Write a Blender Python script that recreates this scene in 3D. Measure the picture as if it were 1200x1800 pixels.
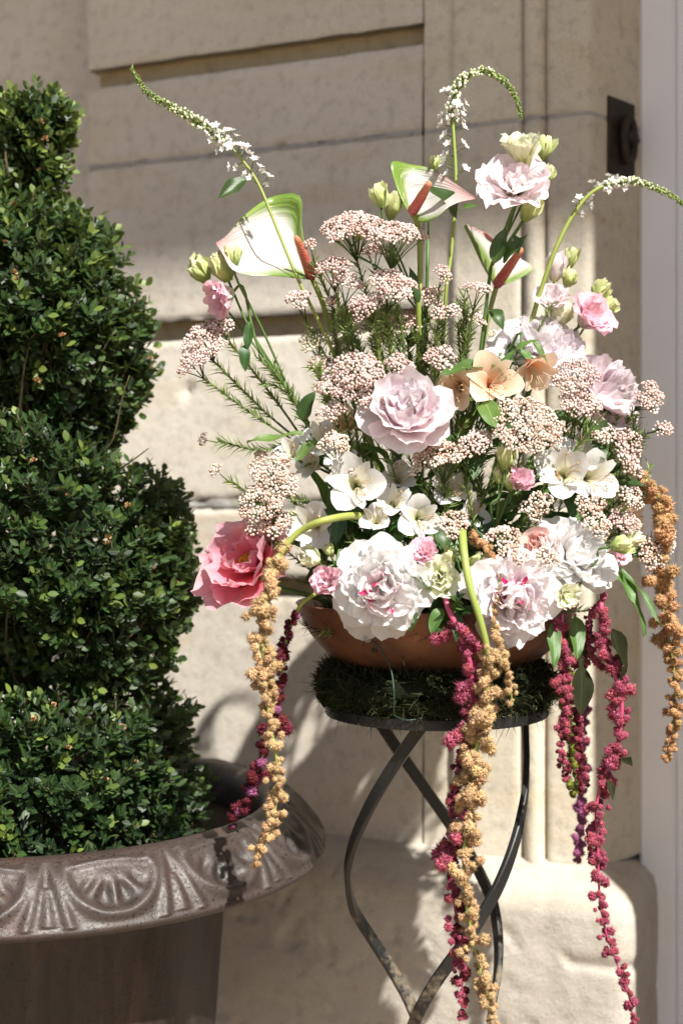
import bpy, math, random
import numpy as np
from mathutils import Matrix, Vector

for _o in list(bpy.data.objects):
    bpy.data.objects.remove(_o)
SC = bpy.context.scene
COL = SC.collection
rng = np.random.default_rng(11)
random.seed(11)
R = math.radians

# ------------------------------------------------------------------ camera, sky, sun, exposure
F, CAMZ = 2500.0, 1.30            # focal length in photo pixels, camera height
cd = bpy.data.cameras.new('camera')
cam = bpy.data.objects.new('camera', cd); COL.objects.link(cam)
cam.location = (0, 0, CAMZ); cam.rotation_euler = (R(90), 0, 0)
cd.sensor_fit = 'VERTICAL'; cd.sensor_height = 36; cd.sensor_width = 24; cd.lens = 50
cd.shift_y = -40 / 1800
cd.clip_start = .05; cd.clip_end = 500
cd.dof.use_dof = True; cd.dof.focus_distance = 2.08; cd.dof.aperture_fstop = 2.4
SC.camera = cam

LIGHT = Vector((-.55, 1.0, -1.30)).normalized()       # the way the sunlight travels
world = bpy.data.worlds.new('World'); SC.world = world; world.use_nodes = True
wn = world.node_tree
sky = wn.nodes.new('ShaderNodeTexSky'); sky.sky_type = 'NISHITA'; sky.sun_disc = False
sky.sun_elevation = math.asin(-LIGHT.z); sky.sun_rotation = math.atan2(-LIGHT.x, -LIGHT.y)
sky.air_density = 1.0; sky.dust_density = 2.0
wn.links.new(sky.outputs[0], wn.nodes['Background'].inputs[0])
wn.nodes['Background'].inputs[1].default_value = .05
sd = bpy.data.lights.new('sun', 'SUN'); sd.energy = 4.5; sd.angle = R(.7); sd.color = (1, .965, .89)
sun = bpy.data.objects.new('sun', sd); COL.objects.link(sun)
sun.rotation_euler = LIGHT.to_track_quat('-Z', 'Y').to_euler(); sun.location = (2, -4, 8)
SC.view_settings.view_transform = 'Standard'; SC.view_settings.look = 'None'
SC.view_settings.gamma = 1; SC.view_settings.use_curve_mapping = False
SC.view_settings.exposure = .98
SC.cycles.max_bounces = 10; SC.cycles.diffuse_bounces = 6; SC.cycles.transmission_bounces = 8; SC.cycles.transparent_max_bounces = 8

# ------------------------------------------------------------------ helpers: points, meshes, objects
def P(px, py, d):
    return np.array([(px - 600) * d / F, d, CAMZ - (py - 860) * d / F])
def unit(v):
    v = np.asarray(v, float); return v / (np.linalg.norm(v) + 1e-12)
def axis_matrix(pos, axis, spin=0.):
    z = Vector(unit(axis)); q = Vector((0, 0, 1)).rotation_difference(z)
    return Matrix.Translation(Vector(pos)) @ q.to_matrix().to_4x4() @ Matrix.Rotation(spin, 4, 'Z')
def xf(M, V):
    A = np.array(M); return V @ A[:3, :3].T + A[:3, 3]
def catmull(pts, n):
    p = np.asarray(pts, float); p = np.vstack([2 * p[0] - p[1], p, 2 * p[-1] - p[-2]])
    k = len(p) - 3; t = np.linspace(0, k, n); i = np.minimum(t.astype(int), k - 1); f = (t - i)[:, None]
    a, b, c, d = p[i], p[i + 1], p[i + 2], p[i + 3]
    return .5 * (2 * b + (c - a) * f + (2 * a - 5 * b + 4 * c - d) * f ** 2 + (3 * b - a - 3 * c + d) * f ** 3)
def mk_mesh(name, V, faces, puv=None, smooth=True):
    """faces: list of index arrays, (n,3) or (n,4)"""
    V = np.asarray(V, np.float32)
    fs = [np.asarray(f, np.int32) for f in faces if len(f)]
    me = bpy.data.meshes.new(name)
    me.vertices.add(len(V)); me.vertices.foreach_set('co', V.ravel())
    li = np.concatenate([f.ravel() for f in fs])
    tot = np.concatenate([np.full(len(f), f.shape[1], np.int32) for f in fs])
    st = np.concatenate([[0], np.cumsum(tot)[:-1]]).astype(np.int32)
    me.loops.add(len(li)); me.loops.foreach_set('vertex_index', li)
    me.polygons.add(len(tot)); me.polygons.foreach_set('loop_start', st); me.polygons.foreach_set('loop_total', tot)
    me.polygons.foreach_set('use_smooth', np.full(len(tot), smooth, bool))
    if puv is not None:
        a = me.attributes.new('puv', 'FLOAT_VECTOR', 'POINT')
        q = np.zeros((len(V), 3), np.float32); q[:, :puv.shape[1]] = puv
        a.data.foreach_set('vector', q.ravel())
    me.update(calc_edges=True); me.validate()
    return me
class MB:
    def __init__(s): s.V = []; s.T = []; s.Q = []; s.U = []; s.n = 0
    def add(s, V, tris=None, quads=None, puv=None):
        V = np.asarray(V, float)
        if tris is not None and len(tris): s.T.append(np.asarray(tris) + s.n)
        if quads is not None and len(quads): s.Q.append(np.asarray(quads) + s.n)
        u = np.zeros((len(V), 3))
        if puv is not None:
            puv = np.asarray(puv, float)
            if puv.ndim == 1: puv = np.tile(puv, (len(V), 1))
            u[:, :puv.shape[1]] = puv
        s.U.append(u); s.V.append(V); s.n += len(V)
    def mesh(s, name, smooth=True):
        fs = []
        if s.T: fs.append(np.vstack(s.T))
        if s.Q: fs.append(np.vstack(s.Q))
        return mk_mesh(name, np.vstack(s.V), fs, np.vstack(s.U), smooth)
WM = {}
def place(o, parent, mw):
    COL.objects.link(o)
    WM[o.name] = mw
    if parent is not None:
        o.parent = parent; o.matrix_local = WM[parent.name].inverted() @ mw
    else:
        o.matrix_local = mw
def part(name, mesh, mat, parent, mw=None, kind=None, label=None):
    o = bpy.data.objects.new(name, mesh)
    if mat is not None and not len(mesh.materials): mesh.materials.append(mat)
    place(o, parent, Matrix.Identity(4) if mw is None else mw)
    if kind: o['kind'] = kind
    if label: o['label'] = label
    return o
def thing(name, label, cat, loc=(0, 0, 0), group=None, mw=None):
    o = bpy.data.objects.new(name, None); o.empty_display_size = .02
    place(o, None, Matrix.Translation(Vector(loc)) if mw is None else mw)
    o['label'] = label; o['category'] = cat
    if group: o['group'] = group
    return o
def solo(name, mesh, mat, mw=None, label=None, cat=None, kind=None, group=None):
    o = part(name, mesh, mat, None, mw, kind, label)
    if cat: o['category'] = cat
    if group: o['group'] = group
    return o
def tube(path, rad, k=6, cap=True):
    p = np.asarray(path, float); n = len(p)
    rad = np.full(n, rad) if np.isscalar(rad) else np.asarray(rad)
    t = np.gradient(p, axis=0); t /= np.linalg.norm(t, axis=1)[:, None] + 1e-12
    a = np.cross(t[0], [0, 0, 1.]);
    if np.linalg.norm(a) < .1: a = np.cross(t[0], [1., 0, 0])
    a = unit(a); V = []
    th = np.linspace(0, 2 * math.pi, k, endpoint=False)
    for i in range(n):
        a = unit(a - t[i] * np.dot(a, t[i])); b = np.cross(t[i], a)
        V.append(p[i] + rad[i] * (np.cos(th)[:, None] * a + np.sin(th)[:, None] * b))
    V = np.vstack(V); i = np.arange(n - 1)[:, None] * k; j = np.arange(k)[None]
    j2 = (j + 1) % k
    Q = np.stack([i + j, i + j2, i + k + j2, i + k + j], -1).reshape(-1, 4)
    T = []
    if cap:
        T = [[0, x + 1, x] for x in range(1, k - 1)] + [[(n - 1) * k, (n - 1) * k + x, (n - 1) * k + x + 1] for x in range(1, k - 1)]
    u = np.stack([np.tile(th, n), np.repeat(np.linspace(0, 1, n), k)], -1)
    return V, T, Q, u
def tube_mesh(name, path, rad, k=6):
    m = MB(); V, T, Q, u = tube(path, rad, k); m.add(V, T, Q, u); return m.mesh(name)
def grid_quads(nu, nv):
    i = np.arange(nu - 1)[:, None] * nv; j = np.arange(nv - 1)[None]
    return np.stack([i + j, i + j + 1, i + nv + j + 1, i + nv + j], -1).reshape(-1, 4)
def lathe(prof, n, z_of=None):
    prof = np.asarray(prof, float); th = np.linspace(0, 2 * math.pi, n, endpoint=False)
    m = len(prof)
    V = np.stack([prof[:, None, 0] * np.cos(th), prof[:, None, 0] * np.sin(th), np.repeat(prof[:, 1:2], n, 1)], -1).reshape(-1, 3)
    i = np.arange(m - 1)[:, None] * n; j = np.arange(n)[None]; j2 = (j + 1) % n
    Q = np.stack([i + j, i + j2, i + n + j2, i + n + j], -1).reshape(-1, 4)
    u = np.stack([np.tile(th, m), np.repeat(np.linspace(0, 1, m), n)], -1)
    return V, Q, u
def ico(sub=1):
    t = (1 + 5 ** .5) / 2
    v = [(-1, t, 0), (1, t, 0), (-1, -t, 0), (1, -t, 0), (0, -1, t), (0, 1, t), (0, -1, -t), (0, 1, -t), (t, 0, -1), (t, 0, 1), (-t, 0, -1), (-t, 0, 1)]
    f = [(0, 11, 5), (0, 5, 1), (0, 1, 7), (0, 7, 10), (0, 10, 11), (1, 5, 9), (5, 11, 4), (11, 10, 2), (10, 7, 6), (7, 1, 8), (3, 9, 4), (3, 4, 2), (3, 2, 6), (3, 6, 8), (3, 8, 9), (4, 9, 5), (2, 4, 11), (6, 2, 10), (8, 6, 7), (9, 8, 1)]
    v = [unit(x) for x in v]
    for _ in range(sub):
        c = {}; g = []
        def mid(a, b):
            k = (min(a, b), max(a, b))
            if k not in c: c[k] = len(v); v.append(unit(v[a] + v[b]))
            return c[k]
        for a, b, d in f:
            x, y, z = mid(a, b), mid(b, d), mid(d, a); g += [(a, x, z), (b, y, x), (d, z, y), (x, y, z)]
        f = g
    return np.array(v), np.array(f)
ICO0, ICO1, ICO2 = ico(0), ico(1), ico(2)
def balls(mb, C, rad, ball=ICO1, puv=None):
    """many small spheres at once; puv one row per ball"""
    C = np.asarray(C, float); n = len(C); bv, bf = ball
    rad = np.broadcast_to(np.asarray(rad, float), (n,) if np.ndim(rad) < 2 else (n, 3))
    s = rad[:, None, None] if rad.ndim == 1 else rad[:, None, :]
    V = (C[:, None] + bv[None] * s).reshape(-1, 3)
    T = (bf[None] + (np.arange(n) * len(bv))[:, None, None]).reshape(-1, 3)
    u = None
    if puv is not None: u = np.repeat(np.asarray(puv), len(bv), 0)
    mb.add(V, T, None, u)
def stamp(mb, V0, T0, Q0, Ms, puv0=None, extra=None):
    """stamp a template at many 3x4 transforms (n,3,4)"""
    Ms = np.asarray(Ms); n = len(Ms); k = len(V0)
    V = (np.einsum('nij,kj->nki', Ms[:, :, :3], V0) + Ms[:, None, :, 3]).reshape(-1, 3)
    off = (np.arange(n) * k)[:, None, None]
    T = (np.asarray(T0)[None] + off).reshape(-1, 3) if T0 is not None and len(T0) else None
    Q = (np.asarray(Q0)[None] + off).reshape(-1, 4) if Q0 is not None and len(Q0) else None
    u = np.zeros((n, k, 3))
    if puv0 is not None: u[:, :, :puv0.shape[1]] = puv0[None]
    if extra is not None: u[:, :, 2] = np.asarray(extra)[:, None]
    mb.add(V, T, Q, u.reshape(-1, 3))
_lat = rng.random((64, 64, 1))[:, :, 0]
def noise2(x, y, oct=4, f=1.0):
    r = 0; a = 1; tot = 0
    for o in range(oct):
        X = x * f + o * 13.7; Y = y * f + o * 7.3
        i = np.floor(X).astype(int); j = np.floor(Y).astype(int); fx = X - i; fy = Y - j
        fx = fx * fx * (3 - 2 * fx); fy = fy * fy * (3 - 2 * fy)
        g = lambda a_, b_: _lat[a_ % 64, b_ % 64]
        r = r + a * ((g(i, j) * (1 - fx) + g(i + 1, j) * fx) * (1 - fy) + (g(i, j + 1) * (1 - fx) + g(i + 1, j + 1) * fx) * fy)
        tot += a; a *= .5; f *= 2
    return r / tot - .5

# ------------------------------------------------------------------ materials
def new_mat(name):
    m = bpy.data.materials.new(name); m.use_nodes = True
    nt = m.node_tree; b = nt.nodes['Principled BSDF']
    return m, nt, b
def nd(nt, typ, **kw):
    n = nt.nodes.new('ShaderNode' + typ)
    for k, v in kw.items():
        if k.startswith('i_'):
            key = k[2:]; key = int(key) if key.isdigit() else key.replace('_', ' ')
            if hasattr(v, 'is_linked') or type(v).__name__.startswith('NodeSocket'): nt.links.new(v, n.inputs[key])
            else: n.inputs[key].default_value = v
        else: setattr(n, k, v)
    return n
def c4(c): return (c[0], c[1], c[2], 1)
def ramp(nt, fac, stops):
    n = nt.nodes.new('ShaderNodeValToRGB'); nt.links.new(fac, n.inputs[0])
    e = n.color_ramp.elements
    while len(e) < len(stops): e.new(.5)
    for x, (p, c) in zip(e, stops): x.position = p; x.color = c4(c)
    return n.outputs[0]
def mixc(nt, fac, a, b, mode='MIX'):
    n = nt.nodes.new('ShaderNodeMix'); n.data_type = 'RGBA'; n.blend_type = mode
    for s, v in ((n.inputs[0], fac), (n.inputs[6], a), (n.inputs[7], b)):
        if type(v).__name__.startswith('NodeSocket'): nt.links.new(v, s)
        else: s.default_value = v if np.isscalar(v) else c4(v)
    return n.outputs[2]
def math_n(nt, op, a, b=0., c=None, clamp=False):
    n = nt.nodes.new('ShaderNodeMath'); n.operation = op; n.use_clamp = clamp
    for i, v in enumerate((a, b) if c is None else (a, b, c)):
        if type(v).__name__.startswith('NodeSocket'): nt.links.new(v, n.inputs[i])
        else: n.inputs[i].default_value = v
    return n.outputs[0]
def attr_puv(nt):
    a = nd(nt, 'Attribute', attribute_name='puv')
    s = nd(nt, 'SeparateXYZ', i_0=a.outputs['Vector'])
    return a.outputs['Vector'], s.outputs[0], s.outputs[1], s.outputs[2]
def jitter(nt, col, amt=.12, hue=.02):
    oi = nd(nt, 'ObjectInfo'); r = oi.outputs['Random']
    v = math_n(nt, 'MULTIPLY_ADD', r, amt * 2, 1 - amt)
    r2 = math_n(nt, 'FRACT', math_n(nt, 'MULTIPLY', r, 17.31))
    h = math_n(nt, 'MULTIPLY_ADD', r2, hue * 2, .5 - hue)
    n = nd(nt, 'HueSaturation', i_Hue=h, i_Value=v, i_Color=col); return n.outputs[0]
def finish(m, nt, b, col, rough=.5, bump=None, bstr=.2, bdist=.002, transl=0., tcol=None, spec=.4):
    if type(col).__name__.startswith('NodeSocket'): nt.links.new(col, b.inputs['Base Color'])
    else: b.inputs['Base Color'].default_value = c4(col)
    if type(rough).__name__.startswith('NodeSocket'): nt.links.new(rough, b.inputs['Roughness'])
    else: b.inputs['Roughness'].default_value = rough
    b.inputs['Specular IOR Level'].default_value = spec
    if bump is not None:
        n = nd(nt, 'Bump', i_Height=bump); n.inputs['Strength'].default_value = bstr; n.inputs['Distance'].default_value = bdist
        nt.links.new(n.outputs[0], b.inputs['Normal'])
    if transl > 0:
        t = nd(nt, 'BsdfTranslucent')
        src = tcol if tcol is not None else col
        if type(src).__name__.startswith('NodeSocket'): nt.links.new(src, t.inputs[0])
        else: t.inputs[0].default_value = c4(src)
        mx = nd(nt, 'MixShader'); mx.inputs[0].default_value = transl
        nt.links.new(b.outputs[0], mx.inputs[1]); nt.links.new(t.outputs[0], mx.inputs[2])
        nt.links.new(mx.outputs[0], nt.nodes['Material Output'].inputs['Surface'])
    return m
def petal_mat(name, stops, transl=.33, vein=.12, jit=.06, hue=.008, rough=.5, edge=None):
    m, nt, b = new_mat(name)
    vec, x, y, z = attr_puv(nt)
    nz = nd(nt, 'TexNoise', i_Vector=vec, i_Scale=3.0, i_Detail=3.0)
    y2 = math_n(nt, 'ADD', y, math_n(nt, 'MULTIPLY_ADD', nz.outputs[0], .3, -.15))
    col = ramp(nt, y2, stops)
    if edge is not None:
        ax = math_n(nt, 'ABSOLUTE', x)
        e = math_n(nt, 'MULTIPLY', math_n(nt, 'POWER', ax, 3.), edge[1], clamp=True)
        col = mixc(nt, e, col, edge[0])
    mp = nd(nt, 'Mapping', i_Vector=vec); mp.inputs['Scale'].default_value = (16, 1.2, 1)
    vn = nd(nt, 'TexNoise', i_Vector=mp.outputs[0], i_Scale=1.6, i_Detail=4.0)
    vv = math_n(nt, 'MULTIPLY_ADD', vn.outputs[0], vein * 2, 1 - vein)
    vcol = nd(nt, 'CombineColor', i_0=vv, i_1=vv, i_2=vv)
    col = mixc(nt, 1., col, vcol.outputs[0], 'MULTIPLY')
    col = jitter(nt, col, jit, hue)
    return finish(m, nt, b, col, rough, vn.outputs[0], .35, .0015, transl, spec=.25)
def leaf_mat(name, dark, light, gloss=.42, transl=.22, jit=.2, under=None):
    m, nt, b = new_mat(name)
    vec, x, y, z = attr_puv(nt)
    ax = math_n(nt, 'ABSOLUTE', x)
    rib = math_n(nt, 'LESS_THAN', ax, .07)
    nz = nd(nt, 'TexNoise', i_Vector=vec, i_Scale=5.0, i_Detail=4.0)
    col = mixc(nt, nz.outputs[0], dark, light)
    col = mixc(nt, z, col, light)
    col = mixc(nt, math_n(nt, 'MULTIPLY', rib, .45), col, [min(1, c * 1.7) for c in light])
    col = jitter(nt, col, jit, .015)
    mp = nd(nt, 'Mapping', i_Vector=vec); mp.inputs['Scale'].default_value = (9, 3, 1)
    vn = nd(nt, 'TexNoise', i_Vector=mp.outputs[0], i_Scale=2.0, i_Detail=2.0)
    tc = mixc(nt, .5, col, (.25, .38, .05))
    return finish(m, nt, b, col, gloss, vn.outputs[0], .3, .001, transl, tc, .5)

def stone_mat(name, a, b_, stain, rough_scale=1., dirt=.35, relief=1.):
    m, nt, b = new_mat(name)
    tc = nd(nt, 'TexCoord').outputs['Object']
    n1 = nd(nt, 'TexNoise', i_Vector=tc, i_Scale=3.2, i_Detail=6.0, i_Roughness=.62)
    n2 = nd(nt, 'TexNoise', i_Vector=tc, i_Scale=38.0 * rough_scale, i_Detail=6.0, i_Roughness=.65)
    n3 = nd(nt, 'TexNoise', i_Vector=tc, i_Scale=260.0, i_Detail=3.0, i_Roughness=.7)
    mp = nd(nt, 'Mapping', i_Vector=tc); mp.inputs['Scale'].default_value = (1.2, 1.2, 4.5); mp.inputs['Rotation'].default_value = (0, R(18), 0)
    n4 = nd(nt, 'TexNoise', i_Vector=mp.outputs[0], i_Scale=2.3, i_Detail=5.0, i_Distortion=.8)
    f1 = ramp(nt, n1.outputs[0], [(.3, (0, 0, 0)), (.72, (1, 1, 1))])
    col = mixc(nt, f1, a, b_)
    f4 = ramp(nt, n4.outputs[0], [(.52, (0, 0, 0)), (.75, (1, 1, 1))])
    col = mixc(nt, math_n(nt, 'MULTIPLY', f4, .7), col, stain)
    sp = ramp(nt, n2.outputs[0], [(.2, (1 - dirt,) * 3), (.5, (1, 1, 1)), (.8, (1.0, 1.0, 1.0))])
    col = mixc(nt, 1., col, sp, 'MULTIPLY')
    gr = ramp(nt, n3.outputs[0], [(.25, (.8, .8, .8)), (.75, (1.08, 1.08, 1.08))])
    col = mixc(nt, 1., col, gr, 'MULTIPLY')
    col = jitter(nt, col, .06, .004)
    h = math_n(nt, 'ADD', math_n(nt, 'MULTIPLY', n2.outputs[0], 1.0), math_n(nt, 'MULTIPLY', n3.outputs[0], .35))
    return finish(m, nt, b, col, .92, h, .55 * relief, .004, spec=.15)
def plain_mat(name, a, b_, scale=30., rough=.6, bstr=.2, bdist=.002, metal=0., spec=.4, jit=0., rough2=None):
    m, nt, b = new_mat(name)
    tc = nd(nt, 'TexCoord').outputs['Object']
    n1 = nd(nt, 'TexNoise', i_Vector=tc, i_Scale=scale, i_Detail=6.0, i_Roughness=.62)
    f = ramp(nt, n1.outputs[0], [(.33, (0, 0, 0)), (.68, (1, 1, 1))])
    col = mixc(nt, f, a, b_)
    if jit: col = jitter(nt, col, jit, .01)
    b.inputs['Metallic'].default_value = metal
    rr = rough
    if rough2 is not None: rr = math_n(nt, 'MULTIPLY_ADD', f, rough2 - rough, rough)
    return finish(m, nt, b, col, rr, n1.outputs[0], bstr, bdist, spec=spec)
# ------------------------------------------------------------------ setting materials
M_STONE = stone_mat('limestone', (.69, .635, .555), (.61, .555, .475), (.59, .49, .35))
M_PILA = stone_mat('limestone_jamb', (.68, .62, .515), (.59, .53, .43), (.58, .48, .32))
M_PLINTH = stone_mat('plinth_limestone', (.52, .475, .42), (.46, .415, .36), (.47, .395, .30), .6, .25, 1.7)
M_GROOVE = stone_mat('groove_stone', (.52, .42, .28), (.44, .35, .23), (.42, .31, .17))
M_MORTAR = stone_mat('mortar', (.46, .44, .41), (.38, .36, .33), (.30, .27, .22), 1.4, .5, 1.5)
M_PAINT = plain_mat('white_paint', (.90, .905, .94), (.86, .865, .90), 9., .5, .06, .001)
M_IRON = plain_mat('old_iron', (.018, .015, .013), (.050, .032, .022), 60., .6, .5, .002, .3)
M_GROUND = stone_mat('pale_paving_gravel', (.36, .285, .20), (.30, .235, .165), (.28, .21, .13), 2., .4, 1.5)
M_PLASTER = plain_mat('canopy_plaster', (.42, .39, .35), (.36, .33, .30), 6., .9, .1, .002)

# ground, one sheet to the horizon
gv = np.array([[-150, -150, 0], [150, -150, 0], [150, 150, 0], [-150, 150, 0]], float)
solo('ground', mk_mesh('ground', gv, [np.array([[0, 1, 2, 3]])]), M_GROUND, kind='structure')

# ---- the facade, in wall coordinates: x along the wall, -y out of it, z up
YAW = math.atan(.445)
WALL = Matrix.Translation((.160, 2.757, 0)) @ Matrix.Rotation(-YAW, 4, 'Z')
facade = thing('stone_facade', 'weathered cream limestone facade with recessed grooves, roll moulding and projecting plinth', 'wall', mw=WALL)

def stone_block(u0, u1, z0, z1, n=0., depth=.16, step=.03, edge=.006, rough=.0012, pits=(), seed=0, wear=.0025):
    """a dressed block: front grid with worn arrises, relief and pits, sides running back"""
    def line(a, b):
        k = max(3, int((b - a) / step)); e = [0, edge * .45, edge, edge * 2.2]
        mid = np.linspace(a + edge * 3.4, b - edge * 3.4, k)
        return np.concatenate([a + np.array(e), mid, b - np.array(e[::-1])])
    U, Z = line(u0, u1), line(z0, z1)
    uu, zz = np.meshgrid(U, Z, indexing='ij')
    de = np.minimum(np.minimum(uu - u0, u1 - uu), np.minimum(zz - z0, z1 - zz))
    drop = np.where(de < edge * 2.2, edge * .8 * (1 - de / (edge * 2.2)) ** 2, 0)
    nz = noise2(uu + seed * 3.1, zz + seed * 1.7, 5, 9.)
    chips = np.clip(noise2(uu + seed, zz - seed, 3, 22.) - .16, 0, 1) * np.exp(-de / .02) * .05
    y = -n + drop + nz * rough * 4 + chips
    for pu, pz, r, dp in pits:
        q = ((uu - pu) / r) ** 2 + ((zz - pz) / (r * 1.25)) ** 2
        y = y + dp * np.exp(-q ** 1.5)
    jit = noise2(uu * 2 + 5 + seed, zz * 2, 3, 14.) * wear * 2 * (de < edge * .6)
    front = np.stack([uu + jit, y, zz + jit], -1)
    nu, nv = len(U), len(Z)
    m = MB(); idx = np.arange(nu * nv).reshape(nu, nv)
    ring = np.concatenate([idx[:, 0], idx[-1, 1:], idx[-2::-1, -1], idx[0, -2:0:-1]])
    V = front.reshape(-1, 3); bk = V[ring].copy(); bk[:, 1] = -n + depth
    k = len(ring); a = np.arange(k); b = (a + 1) % k; o = nu * nv
    m.add(np.vstack([V, bk]), None, np.vstack([grid_quads(nu, nv), np.stack([ring[a], o + a, o + b, ring[b]], -1)]))
    return m.mesh('stone')
def wall_box(name, u0, u1, z0, z1, n0, n1, mat, parent=None, bev=.004, label=None, kind=None, mw=WALL):
    """box from depth n0 (back) to n1 (front, out of the wall), front arrises chamfered"""
    b = bev
    V = np.array([[u0, -n0, z0], [u1, -n0, z0], [u1, -n0, z1], [u0, -n0, z1],
                  [u0, -n1 + b, z0], [u1, -n1 + b, z0], [u1, -n1 + b, z1], [u0, -n1 + b, z1],
                  [u0 + b, -n1, z0 + b], [u1 - b, -n1, z0 + b], [u1 - b, -n1, z1 - b], [u0 + b, -n1, z1 - b]])
    Q = [[3, 2, 1, 0], [8, 9, 10, 11]]
    for i in range(4):
        j = (i + 1) % 4; Q += [[i, j, 4 + j, 4 + i], [4 + i, 4 + j, 8 + j, 8 + i]]
    return part(name, mk_mesh(name, V, [np.array(Q)], smooth=False), mat, parent, mw, kind, label)

UL = -.778
def pxu(px, py, n=0.):
    """where the photo's line of sight meets the wall plane -> (u, z)"""
    k = (px - 600) / F; c, s = math.cos(YAW), math.sin(YAW)
    x0, y0 = .160 - s * n, 2.757 - c * n
    u = (k * y0 - x0) / (c + k * s); d = y0 - s * u
    return u, CAMZ - (py - 860) * d / F
pit = lambda px, py, r, dp: (*pxu(px, py), r, dp)
JT = .0035
panel_courses = [
    (.592, 1.083, [pit(470, 1210, .008, .006), pit(520, 1160, .006, .005), pit(430, 1120, .007, .006), pit(590, 1330, .01, .004)]),
    (1.122, 1.27 - .010, [pit(305, 900, .012, .012), pit(375, 885, .012, .008)]),
    (1.27 + .008, 1.612, [pit(330, 686, .011, .014), pit(420, 770, .006, .004)]),
    (1.655, 1.993 - .005, [pit(216, 368, .013, .012)]),
    (1.993 + .005, 2.164, [pit(430, 178, .006, .006)]),
    (2.206, 2.75, []), (2.79, 3.34, []), (3.38, 3.93, []), (3.97, 4.52, []), (4.56, 5.11, []), (5.15, 5.7, []), (5.74, 6.5, [])]
for i, (z0, z1, pits) in enumerate(panel_courses):
    part('stone', stone_block(UL, -.004, z0, z1, 0, .16, .012 if z0 < 2.3 else .06, .006, .0011, pits, i), M_STONE, facade, WALL)
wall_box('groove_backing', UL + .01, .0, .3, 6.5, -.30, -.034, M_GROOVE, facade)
for i, (za, zb) in enumerate(((1.2585, 1.2795), (1.987, 1.9985))):
    part('mortar_joint', stone_block(UL + .004, -.006, za, zb, -.0015, .05, .012, .002, .0016, (), 40 + i, .004), M_MORTAR, facade, WALL)

# moulded jamb stones: a plan profile with a roll between two quirks, splayed reveal
prof = [(0, -.0), (.058, -.0), (.064, .012), (.190, .012), (.196, .008), (.199, -.008)]
prof += [(.2215 - .0205 * math.cos(a), .001 + .0205 * math.sin(a)) for a in np.linspace(.1, math.pi - .1, 9)]
prof += [(.244, -.008), (.247, .008), (.252, .012), (.322, .012), (.330, .006), (.343, -.03), (.362, -.09), (.382, -.15), (.42, -.26)]
def resample(p, step):
    out = [p[0]]
    for a, b in zip(p[:-1], p[1:]):
        k = max(1, int(math.dist(a, b) / step))
        out += [(a[0] + (b[0] - a[0]) * t / k, a[1] + (b[1] - a[1]) * t / k) for t in range(1, k + 1)]
    return np.array(out)
def jamb_stone(z0, z1, seed, step=.012):
    p = resample(prof, step); zs = np.concatenate([[z0, z0 + .002], np.linspace(z0 + .006, z1 - .006, max(3, int((z1 - z0) / (step * 1.3)))), [z1 - .002, z1]])
    uu, zz = np.meshgrid(p[:, 0], zs, indexing='ij'); nn = np.repeat(p[:, 1:2], len(zs), 1)
    de = np.minimum(zz - z0, z1 - zz)
    nn = nn - np.where(de < .006, .004 * (1 - de / .006) ** 2, 0) + noise2(uu * 1.5 + seed, zz + seed * 2.3, 5, 10.) * .005
    nn = nn - np.clip(noise2(uu + seed, zz, 3, 25.) - .2, 0, 1) * .012
    V = np.stack([uu, -nn, zz], -1).reshape(-1, 3)
    a, b = len(p), len(zs); q = grid_quads(a, b)
    # top and bottom caps run back into the wall
    n0 = len(V); back = np.array([[u, .3, z] for u in p[:, 0] for z in (z0, z1)])
    V = np.vstack([V, back]); capq = []
    for i in range(a - 1):
        f0, f1 = i * b, (i + 1) * b
        capq += [[f0, n0 + 2 * i, n0 + 2 * i + 2, f1], [f0 + b - 1, f1 + b - 1, n0 + 2 * i + 3, n0 + 2 * i + 1]]
    return mk_mesh('jamb_stone', V, [np.vstack([q, np.array(capq)])])
for i, (z0, z1) in enumerate([(.597, 1.27 - JT), (1.27 + JT, 1.993 - JT), (1.993 + JT, 2.75), (2.757, 3.5), (3.507, 4.25), (4.257, 5.0), (5.007, 6.5)]):
    part('jamb_stone', jamb_stone(z0, z1, i + 3, .009 if z0 < 2.5 else .05), M_PILA, facade, WALL)
# mortar in the jamb joints, following the profile a little behind it
for zc in (1.27, 1.993):
    p = np.array(prof) - [0, .003]; V = []; 
    for u, n in p: V += [[u, -n, zc - JT - .001], [u, -n, zc + JT + .001]]
    Q = [[2 * i, 2 * i + 2, 2 * i + 3, 2 * i + 1] for i in range(len(p) - 1)]
    part('mortar_joint', mk_mesh('mortar_joint', np.array(V), [np.array(Q)]), M_MORTAR, facade, WALL)

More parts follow.
